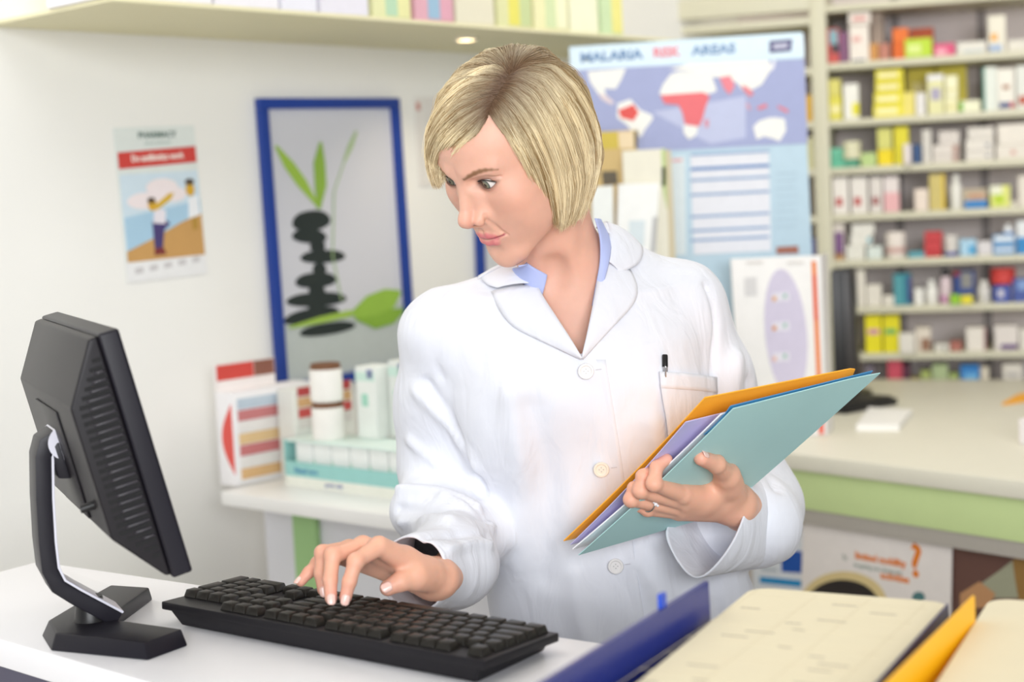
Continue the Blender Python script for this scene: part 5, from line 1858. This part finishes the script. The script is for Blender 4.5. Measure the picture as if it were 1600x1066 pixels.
# ================================================================== the coat
SH_R = at(690, 527, 2.03)      # her right shoulder (left in the photograph)
SH_L = at(1064, 482, 2.07)
NK = at(895, 440, 2.045)
EL_R = at(712, 806, 2.06)
WR_R = at(652, 896, 1.785)
MF_R = at(709, 880, 1.87)
EL_L = at(1176, 790, 2.10)
FO_L = at(1178, 815, 1.99)
AXW = (WR_R - MF_R) / np.linalg.norm(WR_R - MF_R)
TOR = [  # z from pixel row: (px, py, depth, half width, half depth)
    (880, 470, 2.055, 0.135, 0.085), (888, 530, 2.055, 0.165, 0.105), (898, 600, 2.055, 0.172, 0.118), (915, 700, 2.05, 0.166, 0.112),
    (938, 800, 2.05, 0.164, 0.108), (962, 900, 2.05, 0.170, 0.110), (985, 1000, 2.06, 0.180, 0.118), (1010, 1200, 2.07, 0.198, 0.130), (1022, 1420, 2.08, 0.215, 0.140)]
_t = np.array([[*at(p, q, y), a, b] for p, q, y, a, b in TOR])[::-1]
def torso_sdf(P):
    z = P[:, 2]
    cx, cy, a, b = [np.interp(z, _t[:, 2], _t[:, i]).astype(f4) for i in (0, 1, 3, 4)]
    dx, dy = np.abs(P[:, 0] - cx) / a, np.abs(P[:, 1] - cy) / b
    k = (dx ** 2.4 + dy ** 2.4) ** (1 / 2.4)
    d = (k - 1) * np.minimum(a, b) * 0.92
    zt, zb = _t[-1, 2], _t[0, 2]
    return np.maximum(d, np.maximum(z - zt - 0.005, zb - z))

def coat_sdf(P):
    d = torso_sdf(P)
    d = smin(d, cap(P, SH_R + [0.01, 0, 0.0], NK + [-0.015, 0, -0.01], 0.052, 0.058), 0.05)
    d = smin(d, cap(P, SH_L + [-0.01, 0, 0.0], NK + [0.02, 0.01, 0.012], 0.054, 0.060), 0.05)
    d = smin(d, ell(P, at(905, 560, 2.03), (0.13, 0.105, 0.09)), 0.05)
    # bust
    d = smin(d, ell(P, at(815, 640, 1.985), (0.060, 0.052, 0.065)), 0.06)
    d = smin(d, ell(P, at(985, 630, 1.985), (0.060, 0.052, 0.065)), 0.06)
    # her right sleeve
    s = chain(P, [SH_R, at(692, 640, 2.06), at(696, 730, 2.07), EL_R, MF_R, WR_R + AXW * 0.03], [0.055, 0.058, 0.058, 0.056, 0.047, 0.043], 0.03)
    # bunched cloth at the inside of the elbow
    s = smin(s, cap(P, at(650, 795, 2.00), at(752, 835, 1.97), 0.034, 0.030), 0.035)
    d = smin(d, s, 0.018)
    # her left sleeve
    s = chain(P, [SH_L, at(1100, 600, 2.08), EL_L, FO_L], [0.060, 0.060, 0.060, 0.060], 0.03)
    d = smin(d, s, 0.022)
    return d

FOLD_R = [  # wrinkles: pixel polyline, radius, amplitude (positive = ridge)
    ([(652, 610), (700, 660), (745, 730)], 0.012, 0.005),
    ([(640, 690), (690, 730), (735, 760)], 0.010, 0.004),
    ([(668, 600), (722, 690), (752, 770)], 0.009, -0.005),
    ([(625, 765), (680, 770), (745, 795)], 0.009, 0.006),
    ([(622, 795), (690, 800), (758, 812)], 0.008, -0.005),
    ([(630, 815), (700, 818), (765, 830)], 0.009, 0.006),
    ([(660, 840), (715, 835), (768, 838)], 0.008, -0.005),
    ([(700, 860), (735, 850), (765, 850)], 0.008, 0.005),
    ([(690, 780), (735, 800), (770, 825)], 0.007, 0.005),
    ([(800, 620), (815, 720), (800, 840)], 0.020, 0.006),
    ([(830, 640), (860, 760), (850, 900)], 0.022, -0.005),
    ([(1128, 430), (1118, 500), (1115, 600)], 0.006, -0.004),
    ([(1150, 560), (1135, 650), (1160, 760)], 0.014, 0.006),
    ([(1172, 600), (1185, 680), (1215, 760)], 0.012, -0.006),
    ([(690, 430), (668, 500), (690, 590)], 0.007, -0.003),
    ([(1020, 660), (1040, 760), (1030, 840)], 0.020, 0.006),
    ([(900, 900), (905, 960), (920, 1010)], 0.015, 0.004),
    ([(1000, 880), (1040, 940), (1060, 1000)], 0.018, 0.005),
    ([(1110, 900), (1120, 950), (1140, 1000)], 0.014, -0.005),
]

def bvh_of(V, F):
    return BVHTree.FromPolygons([tuple(v) for v in V], [tuple(f) for f in F])

def drape(bvh, px, py, off=0.004, fallback=2.0):
    """the point of a surface seen at (px, py), raised off it towards the viewer"""
    d = Vector(ray(px, py)).normalized()
    h = bvh.ray_cast(Vector(CAMP) + d * 1.2, d)
    if h[0] is None:
        h2 = bvh.find_nearest(Vector(at(px, py, fallback)))
        return h2[0] + h2[1] * off, h2[1]
    return h[0] + h[1] * off, h[1]

def build_coat(parent):
    lo = np.array([-0.26, 1.70, _t[0, 2] - 0.03])
    hi = np.array([0.42, 2.26, 1.40])
    V, F = nets(coat_sdf, lo, hi, 0.0048)
    bv0 = bvh_of(V, F)
    me = np_mesh('lab_coat', V, F)
    N = np.empty(len(V) * 3, np.float32)
    me.vertices.foreach_get('normal', N)
    N = N.reshape(-1, 3).astype(float)
    if ((V - V.mean(0)) * N).sum() < 0:
        N = -N
    D = np.zeros(len(V))
    for pts, rad, amp in FOLD_R:
        rad, amp = rad * 0.8, amp * 1.5
        Pw = np.array([drape(bv0, *p, 0.0)[0] for p in pts])
        dd = np.full(len(V), 9.0)
        for a, b in zip(Pw[:-1], Pw[1:]):
            e = b - a
            h = np.clip(((V - a) @ e) / (e @ e), 0, 1)
            dd = np.minimum(dd, np.linalg.norm(V - a - h[:, None] * e, axis=1))
        D += amp * np.exp(-(dd / rad) ** 2)
    # faint overall rumple
    D += 0.0011 * np.sin(V[:, 0] * 38 + V[:, 2] * 17 + 3 * np.sin(V[:, 2] * 21)) + 0.0008 * np.sin(V[:, 2] * 52 - V[:, 0] * 31)
    V2 = V + N * D[:, None]
    # neck opening: the triangle between the lapels, and the neck hole
    A, B, C = at(806, 404, 2.0), at(909, 556, 2.0), at(944, 362, 2.0)
    def inside(px, py):
        return px
    # project to the viewing plane to find the faces inside the opening
    v = V2 - CAMP
    zc = v @ CF
    X = IMW / 2 + FPX * (v @ CR) / zc
    Y = IMH / 2 - FPX * (v @ CU) / zc
    front = V2[:, 1] < NK[1] + 0.02
    eL = (X - 800) - (Y - 404) * (909 - 800) / (556 - 404)      # right of the left lapel edge
    eR = (948 - X) - (Y - 362) * (948 - 910) / (556 - 362)
    cutv = np.minimum(np.minimum(np.minimum(eL, eR), 600 - Y), np.where(X < 880, Y - 398, Y - 340))
    cut = (cutv > 0) & front
    hole = np.linalg.norm((V2 - NK)[:, :2] * [1, 1.0], axis=1) < 0.056
    cut |= hole & (V2[:, 2] > NK[2] + 0.01)
    # cuff of her right sleeve: open beyond the cut plane
    s = (V2 - WR_R) @ AXW
    near = np.linalg.norm(V2 - WR_R, axis=1) < 0.13
    cut |= (s > 0.012) & near & (V2[:, 1] < 1.88)
    keep = ~cut[F].any(1)
    F2 = F[keep]
    used = np.unique(F2)
    mp = -np.ones(len(V2), int)
    mp[used] = np.arange(len(used))
    me2 = np_mesh('lab_coat', V2[used], mp[F2])
    # relax the ragged borders of the openings
    bm = bmesh.new()
    bm.from_mesh(me2)
    for _ in range(12):
        bd = [x for x in bm.verts if x.is_boundary]
        new = {}
        for x in bd:
            nb = [e.other_vert(x) for e in x.link_edges if e.is_boundary]
            if len(nb) == 2:
                new[x] = x.co * 0.4 + (nb[0].co + nb[1].co) * 0.3
        for x, c in new.items():
            x.co = c
    bm.to_mesh(me2)
    bm.free()
    me2.shade_smooth()
    m = mat('white_cotton', '#e0e2ea', 0.85, 0.015, 60, spec=0.2, bump=0.05, bscale=1500, sheen=0.1)
    nt = m.node_tree
    bp0 = [x for x in nt.nodes if x.type == 'BUMP'][0]
    tc = [x for x in nt.nodes if x.type == 'TEX_COORD'][0]
    mp_ = nt.nodes.new('ShaderNodeMapping')
    mp_.inputs['Scale'].default_value = (26, 26, 9)
    mp_.inputs['Rotation'].default_value = (0.2, 0.5, 0.3)
    wn = nt.nodes.new('ShaderNodeTexNoise')
    wn.inputs['Scale'].default_value = 1.0
    wn.inputs['Detail'].default_value = 2.5
    wn.inputs['Distortion'].default_value = 1.2
    bp2 = nt.nodes.new('ShaderNodeBump')
    bp2.inputs['Strength'].default_value = 0.35
    bp2.inputs['Distance'].default_value = 0.012
    nt.links.new(tc.outputs['Object'], mp_.inputs['Vector'])
    nt.links.new(mp_.outputs['Vector'], wn.inputs['Vector'])
    nt.links.new(wn.outputs['Fac'], bp2.inputs['Height'])
    nt.links.new(bp2.outputs['Normal'], bp0.inputs['Normal'])
    o = link('lab_coat', me2, m, parent)
    md = o.modifiers.new('thickness', 'SOLIDIFY')
    md.thickness = 0.0018
    md.offset = -1
    bvh = bvh_of(V2, F)
    return o, bvh, m
# ================================================================== hands
HAND_R = dict(
    fore=[(685, 903, 1.775), (716, 891, 1.875), (734, 866, 1.95)], fr=[0.0225, 0.026, 0.030],
    mcp=[(592, 854, 1.685), (567, 853, 1.700), (546, 858, 1.715), (530, 868, 1.728)], mr=[0.0112, 0.0112, 0.0105, 0.0098],
    pip=[(556, 877, 1.657), (520, 868, 1.668), (504, 864, 1.694), (497, 880, 1.714)],
    dip=[(546, 909, 1.650), (516, 906, 1.655), (501, 896, 1.688), (482, 895, 1.708)],
    tip=[(540, 934, 1.647), (517, 935, 1.648), (505, 922, 1.684), (470, 909, 1.702)],
    thumb=[(668, 897, 1.740), (648, 900, 1.712), (626, 909, 1.697), (606, 919, 1.692)])
HAND_L = dict(
    fore=[(1150, 788, 1.905), (1168, 800, 1.97), (1180, 800, 2.06)], fr=[0.0245, 0.029, 0.035],
    mcp=[(1066, 772, 1.822), (1070, 785, 1.838), (1066, 795, 1.850), (1060, 800, 1.860)], mr=[0.0122, 0.0115, 0.0110, 0.0100],
    pip=[(1022, 756, 1.776), (1001, 767, 1.790), (986, 781, 1.800), (1012, 797, 1.826)],
    dip=[(1026, 730, 1.783), (1004, 744, 1.792), (990, 763, 1.802), (992, 790, 1.822)],
    tip=[(1042, 718, 1.787), (1022, 734, 1.797), (1008, 754, 1.808), (1002, 776, 1.826)],
    thumb=[(1140, 770, 1.875), (1136, 744, 1.838), (1119, 725, 1.796), (1096, 716, 1.772)])

def hand_sdf_fn(Hd, palm_in):
    W3 = [at(*p) for p in Hd['fore']]
    mc = [at(*p) for p in Hd['mcp']]
    pi = [at(*p) for p in Hd['pip']]
    di = [at(*p) for p in Hd['dip']]
    ti = [at(*p) for p in Hd['tip']]
    th = [at(*p) for p in Hd['thumb']]
    rad = [(.0082, .0073, .0065), (.0083, .0074, .0065), (.0079, .0070, .0063), (.0070, .0062, .0055)]
    def f(P):
        d = chain(P, W3, Hd['fr'], 0.02)
        palm = None
        for i in range(4):
            off = (W3[0] - W3[1]) * 0.10
            m = cap(P, W3[0] + off + (mc[i] - mc[1]) * 0.35, mc[i], 0.0165, Hd['mr'][i])
            palm = m if palm is None else smin(palm, m, 0.012)
        d = smin(d, palm, 0.016)
        for i in range(4):
            r = rad[i]
            g = chain(P, [mc[i], pi[i], di[i], ti[i]], [Hd['mr'][i] * 0.90, r[0], r[1], r[2]], 0.0035)
            g = smin(g, sph(P, pi[i], r[0] * 1.03), 0.004)
            d = smin(d, g, 0.0035)
        t = chain(P, th, [0.0165, 0.0125, 0.0102, 0.0088], 0.005)
        t = smin(t, cap(P, W3[0], th[1], 0.017, 0.013), 0.012)
        # web between thumb and first finger
        d = smin(d, t, 0.007)
        d = smin(d, cap(P, th[1] * 0.6 + th[0] * 0.4, mc[0] * 0.6 + W3[0] * 0.4, 0.0095, 0.0115), 0.014)
        return d
    return f, (W3, mc, pi, di, ti, th)

def hand_mesh(Hd):
    f, J = hand_sdf_fn(Hd, None)
    A = np.array([p for g in J[1:] for p in g] + [J[0][0], J[0][1]])
    lo, hi = A.min(0) - 0.03, A.max(0) + 0.03
    V, F = nets(f, lo, hi, 0.0019)
    return V, F, J

def hand_colours(V, J):
    base = np.array(lin('#efb79c'))
    c = np.tile(base, (len(V), 1))
    pts = np.array(list(J[2]) + list(J[3]))
    for p in pts:
        w = 0.40 * np.exp(-(np.linalg.norm(V - p, axis=1) / 0.011) ** 2)
        c = c * (1 - w[:, None]) + np.array(lin('#e29f88')) * w[:, None]
    for p in list(J[4]) + [J[5][3]]:
        w = 0.55 * np.exp(-(np.linalg.norm(V - p, axis=1) / 0.012) ** 2)
        c = c * (1 - w[:, None]) + np.array(lin('#e8a091')) * w[:, None]
    return c

M_NAIL = None
def nail(parent, tip, dip, face, w=0.0050, l=0.0068, r=0.0064):
    """a fingernail plate lying on the finger's back"""
    global M_NAIL
    if M_NAIL is None:
        M_NAIL = mat('fingernail', '#f3c9bd', 0.22, 0.02, 60, spec=0.6)
    tip, dip = Vector(tip), Vector(dip)
    t = (tip - dip).normalized()
    n = Vector(face)
    n = (n - t * n.dot(t)).normalized()
    s = t.cross(n)
    mb = MB()
    rows, cols = 6, 6
    c0_ = tip + t * 0.0012
    g = []
    for i in range(rows + 1):
        v = i / rows
        ww = w * math.sqrt(max(0.02, 1 - (2 * v - 1) ** 4 * 0.85))
        row = []
        for j in range(cols + 1):
            u = (2 * j / cols - 1)
            a = u * ww / r
            row.append(c0_ + t * ((v - 0.42) * 2 * l * 0.85) + s * (math.sin(a) * r) + n * (math.cos(a) * r * 1.0 + 0.0004 - 0.0010 * max(0, v - .6)))
        g.append(row)
    mb.add([p for row in g for p in row], [(i * (cols + 1) + j, i * (cols + 1) + j + 1, (i + 1) * (cols + 1) + j + 1, (i + 1) * (cols + 1) + j) for i in range(rows) for j in range(cols)])
    o = mb.build('fingernail', M_NAIL, parent, smooth=True)
    md = o.modifiers.new('thickness', 'SOLIDIFY')
    md.thickness = 0.0006

# ------------------------------------------------------------------ sheets that lie on the coat
def poly_at(pl, t):
    pl = np.asarray(pl, float)
    L = np.concatenate([[0], np.cumsum(np.linalg.norm(np.diff(pl, axis=0), axis=1))])
    x = t * L[-1]
    return np.array([np.interp(x, L, pl[:, 0]), np.interp(x, L, pl[:, 1])])

def patch(name, bvh, A, B, m, parent, off=(0.006, 0.004), bulge=0.002, nt=22, ns=9, th=0.0016, fallback=2.0):
    vs = []
    for i in range(nt + 1):
        a, b = poly_at(A, i / nt), poly_at(B, i / nt)
        for j in range(ns + 1):
            s = j / ns
            p = a * (1 - s) + b * s
            o = off[0] * (1 - s) + off[1] * s + bulge * math.sin(math.pi * s)
            q, n = drape(bvh, p[0], p[1], o, fallback)
            vs.append(q)
    # relax depth jumps
    V = np.array([tuple(v) for v in vs]).reshape(nt + 1, ns + 1, 3)
    for _ in range(6):
        Wk = V.copy()
        Wk[1:-1] = 0.5 * V[1:-1] + 0.25 * (V[:-2] + V[2:])
        V = Wk
        Wk = V.copy()
        Wk[:, 1:-1] = 0.5 * V[:, 1:-1] + 0.25 * (V[:, :-2] + V[:, 2:])
        V = Wk
    fs = [(i * (ns + 1) + j, i * (ns + 1) + j + 1, (i + 1) * (ns + 1) + j + 1, (i + 1) * (ns + 1) + j) for i in range(nt) for j in range(ns)]
    mb = MB()
    mb.add([tuple(v) for v in V.reshape(-1, 3)], fs)
    o = mb.build(name, m, parent, smooth=True)
    md = o.modifiers.new('thickness', 'SOLIDIFY')
    md.thickness = th
    md.offset = 0
    return o

def build_person():
    V, F = build_bust()
    cols = skin_colours(V)
    parts = [(V, F, cols)]
    JJ = []
    for Hd in (HAND_R, HAND_L):
        v, f, J = hand_mesh(Hd)
        parts.append((v, f, hand_colours(v, J)))
        JJ.append(J)
    n = 0
    Vs, Fs, Cs = [], [], []
    for v, f, c in parts:
        Vs.append(v)
        Fs.append(f + n)
        Cs.append(c)
        n += len(v)
    me = np_mesh('person', np.concatenate(Vs), np.concatenate(Fs))
    colour_mesh(me, np.concatenate(Cs))
    body = link('person', me, skin_material())
    tag(body, 'person with a blond bob in a white coat, typing and holding folders', 'person')
    build_eyes(body)
    build_hair(body)
    coat, cb, cmt = build_coat(body)
    bb = bvh_of(V, F)
    # collar and lapels
    patch('lapel', cb, [(841, 452), (858, 480), (876, 508), (893, 533), (910, 560)], [(768, 458), (780, 486), (798, 511), (850, 536), (907, 562)], cmt, coat, (0.007, 0.0026), 0.003, th=0.0011)
    patch('lapel', cb, [(937, 410), (930, 450), (922, 495), (915, 530), (909, 559)], [(984, 424), (999, 452), (994, 474), (955, 515), (911, 562)], cmt, coat, (0.007, 0.0026), 0.003, th=0.0011)
    patch('collar', cb, [(792, 402), (805, 402), (824, 430), (842, 453)], [(742, 424), (752, 440), (764, 452), (778, 456)], cmt, coat, (0.010, 0.006), 0.004)
    patch('collar', cb, [(934, 345), (946, 360), (945, 385), (938, 412)], [(980, 372), (1003, 392), (997, 416), (966, 431)], cmt, coat, (0.012, 0.006), 0.004)
    ms = mat('pale_blue_cotton', '#b3bfec', 0.8, 0.02, 60, bump=0.05, bscale=1200)
    patch('shirt_collar', bb, [(808, 406), (828, 402), (853, 426)], [(812, 424), (828, 446), (848, 468)], ms, body, (0.010, 0.008), 0.002)
    patch('shirt_collar', bb, [(920, 342), (929, 372), (931, 410), (923, 478)], [(936, 352), (946, 380), (943, 412), (930, 480)], ms, body, (0.008, 0.010), 0.002)
    patch('pocket', cb, [(1027, 582), (1030, 610), (1036, 650), (1041, 700)], [(1120, 590), (1119, 620), (1117, 660), (1114, 705)], cmt, coat, (0.0052, 0.0024), 0.003, 14, 10, 0.0008)
    patch('pocket_hem', cb, [(1027, 582), (1029, 606)], [(1120, 590), (1119, 614)], cmt, coat, (0.0062, 0.0032), 0.003, 4, 10, 0.0006)
    patch('front_edge', cb, [(909, 562), (925, 660), (940, 760), (956, 880), (975, 1000), (985, 1060)], [(946, 562), (962, 660), (977, 760), (993, 880), (1012, 1000), (1022, 1060)], cmt, coat, (-0.0035, 0.0014), 0.0, 40, 6)
    mbut = mat('button_white', '#e9e6e4', 0.3, 0.02, 60, spec=0.6)
    for k, (x, y, c) in enumerate(((916, 580, None), (940, 732, '#efe6d8'), (962, 884, None))):
        q, n = drape(cb, x, y, 0.0045)
        n = (n + Vector((0, -0.4, 0))).normalized()
        R = frame(n.orthogonal(), n.cross(n.orthogonal()))
        bm_ = mbut if c is None else mat('button_cream', c, 0.35, 0.02)
        b = MB(R, q).lathe([(0.0001, 0.0008), (0.0060, 0.0008), (0.0072, 0.0020), (0.0092, 0.0020), (0.0097, 0.0010), (0.0092, -0.0012), (0.0001, -0.0012)], n=28).build('button', bm_, coat, smooth='auto')
        for sx in (-1, 1):
            for sy in (-1, 1):
                MB(R, q + R @ Vector((sx * 0.0018, sy * 0.0018, 0.0009))).lathe([(0.0001, 0.0), (0.0008, 0.0), (0.0008, 0.0002), (0.0001, 0.0002)], n=8).build('thread_hole', mat('thread_grey', '#b9b6b8', 0.6, 0), b)
        q2, _ = drape(cb, x + 15, y - 2, 0.0030)
        q3, _ = drape(cb, x + 24, y - 3, 0.0030)
        MB().tube([q2, q3], 0.0004, 6).build('buttonhole', mat('stitch_grey', '#c3c2ca', 0.8, 0), coat)  # grey stitch line beside the button
    # flared cuff of her left sleeve
    rim = [(1160, 744, 1.930), (1170, 770, 1.900), (1166, 800, 1.880), (1150, 842, 1.862), (1128, 875, 1.852), (1106, 899, 1.850), (1086, 908, 1.858), (1066, 892, 1.872),
           (1048, 862, 1.885), (1037, 835, 1.895), (1044, 815, 1.915), (1068, 800, 1.935), (1100, 780, 1.955), (1132, 755, 1.950)]
    r2 = [(1190, 738, 2.00), (1208, 765, 1.975), (1212, 800, 1.955), (1205, 845, 1.945), (1196, 872, 1.94), (1178, 889, 1.945), (1160, 889, 1.955), (1140, 880, 1.975),
          (1125, 860, 1.99), (1118, 835, 2.00), (1120, 810, 2.02), (1130, 785, 2.03), (1150, 765, 2.04), (1172, 748, 2.03)]
    r3 = [(1215, 735, 2.06), (1238, 765, 2.05), (1248, 800, 2.04), (1254, 838, 2.035), (1250, 864, 2.03), (1228, 880, 2.03), (1205, 885, 2.04), (1185, 880, 2.06),
          (1170, 862, 2.08), (1162, 838, 2.09), (1160, 810, 2.10), (1165, 785, 2.11), (1178, 760, 2.11), (1196, 742, 2.09)]
    R0_, R1_, R2_ = [np.array([at(*p) for p in r]) for r in (rim, r2, r3)]
    r4 = R2_ * 0.55 + R2_.mean(0) * 0.45 + (R2_.mean(0) - R1_.mean(0)) * 0.35
    rows = []
    for t in np.linspace(0, 1, 9):
        rows.append(R0_ * (1 - t) + R1_ * t + (0.004 * math.sin(math.pi * t)) * np.array([0, -1, 0]))
    for t in np.linspace(0, 1, 6)[1:]:
        rows.append(R1_ * (1 - t) + R2_ * t)
    rows.append(R2_ * 0.5 + r4 * 0.5)
    rows.append(r4)
    k = len(rim)
    cm_ = MB()
    cm_.loft([[Vector(p) for p in r] for r in rows], cap=False)
    cuff = cm_.build('cuff', cmt, coat, smooth=True)
    md = cuff.modifiers.new('round', 'SUBSURF')
    md.levels = md.render_levels = 2
    md = cuff.modifiers.new('thickness', 'SOLIDIFY')
    md.thickness = 0.0020
    # nails, ring
    J = JJ[0]
    toC = lambda p: Vector(CAMP) - Vector(p)
    for i in (0, 1, 2):
        nail(body, J[4][i], J[3][i], toC(J[4][i]) + Vector((0.15, 0, 0.15)) * 1.2)
    nail(body, J[4][3], J[3][3], Vector((-0.3, -0.4, 0.9)), 0.0042, 0.0056, 0.0057)
    nail(body, J[5][3], J[5][2], Vector((0.25, -0.9, 0.5)), 0.0058, 0.0072, 0.0086)
    J = JJ[1]
    nail(body, J[5][3], J[5][2], Vector((0.2, -0.75, 0.75)), 0.0058, 0.0072, 0.0086)
    gold = mat('ring_silver', '#cfcac4', 0.18, 0, metal=1.0)
    a, b = Vector(J[1][2]), Vector(J[2][2])
    c = a.lerp(b, 0.66)
    t = (b - a).normalized()
    up = t.orthogonal().normalized()
    w = t.cross(up)
    mb = MB()
    N = 28
    mb.tube([c + (up * math.cos(2 * math.pi * q / N) + w * math.sin(2 * math.pi * q / N)) * 0.0102 for q in range(N + 1)], 0.0010, 8, cap=False)
    ring = mb.build('ring', gold, body, smooth=True)
    n = (toC(c) - t * toC(c).dot(t)).normalized()
    s = t.cross(n)
    gm = mat('clear_stone', '#eef0f4', 0.05, 0, spec=0.9)
    for u, v, r in ((0, 0, .0026), (.0034, 0.0015, .0017), (-.0034, -.0015, .0017)):
        MB(Matrix((t, s, n)).transposed(), c + n * 0.0112 + t * u + s * v).lathe([(0.0001, -.001), (r, .0005), (r * .6, .0018), (0.0001, .0020)], n=10).build('stone', gm, ring)
    # trousers and shoes below the coat
    mt_ = mat('dark_trousers', '#3a3c46', 0.8, 0.05)
    hipc = at(1010, 1200, 2.07)
    for s_x in (-0.078, 0.078):
        MB().tube([(hipc[0] + s_x, hipc[1], 0.86), (hipc[0] + s_x * 1.02, hipc[1], 0.46), (hipc[0] + s_x * 1.05, hipc[1] + 0.02, 0.085)], [0.070, 0.062, 0.058], 20).build('trouser_leg', mt_, body, smooth=True)
        q = Vector((hipc[0] + s_x * 1.05, hipc[1] + 0.02, 0))
        rings = []
        for y, hw, h in ((0.07, 0.028, 0.05), (0.05, 0.034, 0.075), (-0.03, 0.037, 0.072), (-0.10, 0.045, 0.045), (-0.15, 0.040, 0.032), (-0.175, 0.020, 0.02)):
            rings.append([q + Vector((hw * math.cos(a), y, 0.001 + max(0.0, h * (0.5 + 0.5 * math.sin(a))))) for a in [2 * math.pi * z / 14 for z in range(14)]])
        MB().loft(rings).build('shoe', mat('black_leather', '#1f1d1e', 0.35, 0.05), body, smooth=True)
    return body, coat, cb

PERSON, COAT, COAT_BVH = build_person()

# pen in the breast pocket
q0, n0_ = drape(COAT_BVH, 1036, 556, 0.0042)
q1, _ = drape(COAT_BVH, 1038, 586, 0.0016)
q2, _ = drape(COAT_BVH, 1044, 640, 0.0010)
pen = empty('pen', q1, 'black and silver pen clipped in the breast pocket of the white coat', 'pen')
MB().tube([q0, q0.lerp(q1, .05), q0.lerp(q1, .62)], [0.0030, 0.0036, 0.0036], 14).build('push_button', mat('pen_black', '#151416', 0.3, 0), pen, smooth='auto')
MB().tube([q0.lerp(q1, .62), q1, q2], [0.0034, 0.0034, 0.0030], 14).build('barrel', mat('pen_silver', '#b9b8ba', 0.25, 0, metal=0.8), pen, smooth='auto')
nn_ = Vector((0, -1, 0.1)).normalized()
MB().tube([q0.lerp(q1, .60) + nn_ * 0.004, q0.lerp(q1, .66) + nn_ * 0.0062, q1 + nn_ * 0.0060, q1.lerp(q2, .06) + nn_ * 0.0050], 0.0011, 8).build('clip', mat('pen_silver', '#b9b8ba', 0.25, 0, metal=0.8), pen, smooth='auto')

# ------------------------------------------------------------------ folders held in her left arm
def held(name, tl, tr, bl, m, label, cat, th=0.0007, bow=0.004, curl=0.0, rnd=0.0):
    a, b, c = Vector(at(*tl)), Vector(at(*tr)), Vector(at(*bl))
    d = b + c - a
    n = (b - a).cross(c - a).normalized()
    if n.y > 0:
        n = -n
    N = 24
    vs = []
    for i in range(N + 1):
        u = i / N
        for j in range(N + 1):
            v = j / N
            uu_ = u
            if rnd and v > 1 - rnd:
                q_ = (v - 1 + rnd) / rnd
                uu_ = u + (1 - u) * rnd * 0.8 * (1 - math.sqrt(max(0, 1 - q_ * q_)))
            p = a.lerp(b, v).lerp(c.lerp(d, v), uu_)
            p = p + n * (bow * math.sin(math.pi * u) * (1 - 0.5 * v)) + n * curl * max(0, v - 0.72) ** 2 * 10 * (1 - u) ** 2
            vs.append(p)
    fs = [(i * (N + 1) + j, i * (N + 1) + j + 1, (i + 1) * (N + 1) + j + 1, (i + 1) * (N + 1) + j) for i in range(N) for j in range(N)]
    mb = MB()
    n1 = len(vs)
    mb.add(vs + [p - n * th for p in vs], fs + [tuple(q + n1 for q in f[::-1]) for f in fs] +
           [(p, q, q + n1, p + n1) for p, q in zip([j for j in range(N)] + [i * (N + 1) + N for i in range(N)] + [N * (N + 1) + j for j in range(N, 0, -1)] + [i * (N + 1) for i in range(N, 0, -1)],
                                                   [j + 1 for j in range(N)] + [(i + 1) * (N + 1) + N for i in range(N)] + [N * (N + 1) + j - 1 for j in range(N, 0, -1)] + [(i - 1) * (N + 1) for i in range(N, 0, -1)])])
    o = mb.build(name, m, smooth='auto')
    return tag(o, label, cat, 'papers held in her arm')
held('folder', (1146, 639, 1.720), (1374, 581, 1.820), (904, 868, 1.850), mat('teal_card', '#b0d8d8', 0.6, 0.02, 20), 'pale teal card folder held outermost in her left hand', 'folder', 0.0010, 0.003, 0.003)
held('paper', (1127, 648, 1.740), (1342, 592, 1.838), (895, 859, 1.870), mat('white_paper', '#efeef2', 0.7, 0.01), 'white paper sheets between teal and lavender in her arm', 'paper', 0.0016, 0.003)
held('folder', (1142, 635, 1.727), (1364, 580, 1.826), (1100, 680, 1.752), mat('blue_card', '#3f86b8', 0.5, 0.03, 20), 'thin mid blue folder peeking out over the teal folder', 'folder', 0.0010, 0.002)
held('paper', (1072, 660, 1.748), (1290, 606, 1.846), (891, 852, 1.880), mat('lavender_paper', '#c4bde4', 0.7, 0.01), 'lavender paper in front of the orange folder', 'paper', 0.0010, 0.003)
held('folder', (1102, 622, 1.756), (1349, 573, 1.856), (881, 846, 1.890), mat('orange_card', '#ffb032', 0.55, 0.03, 20), 'bright orange card folder held innermost against the white coat', 'folder', 0.0014, 0.003, 0.0, 0.09)
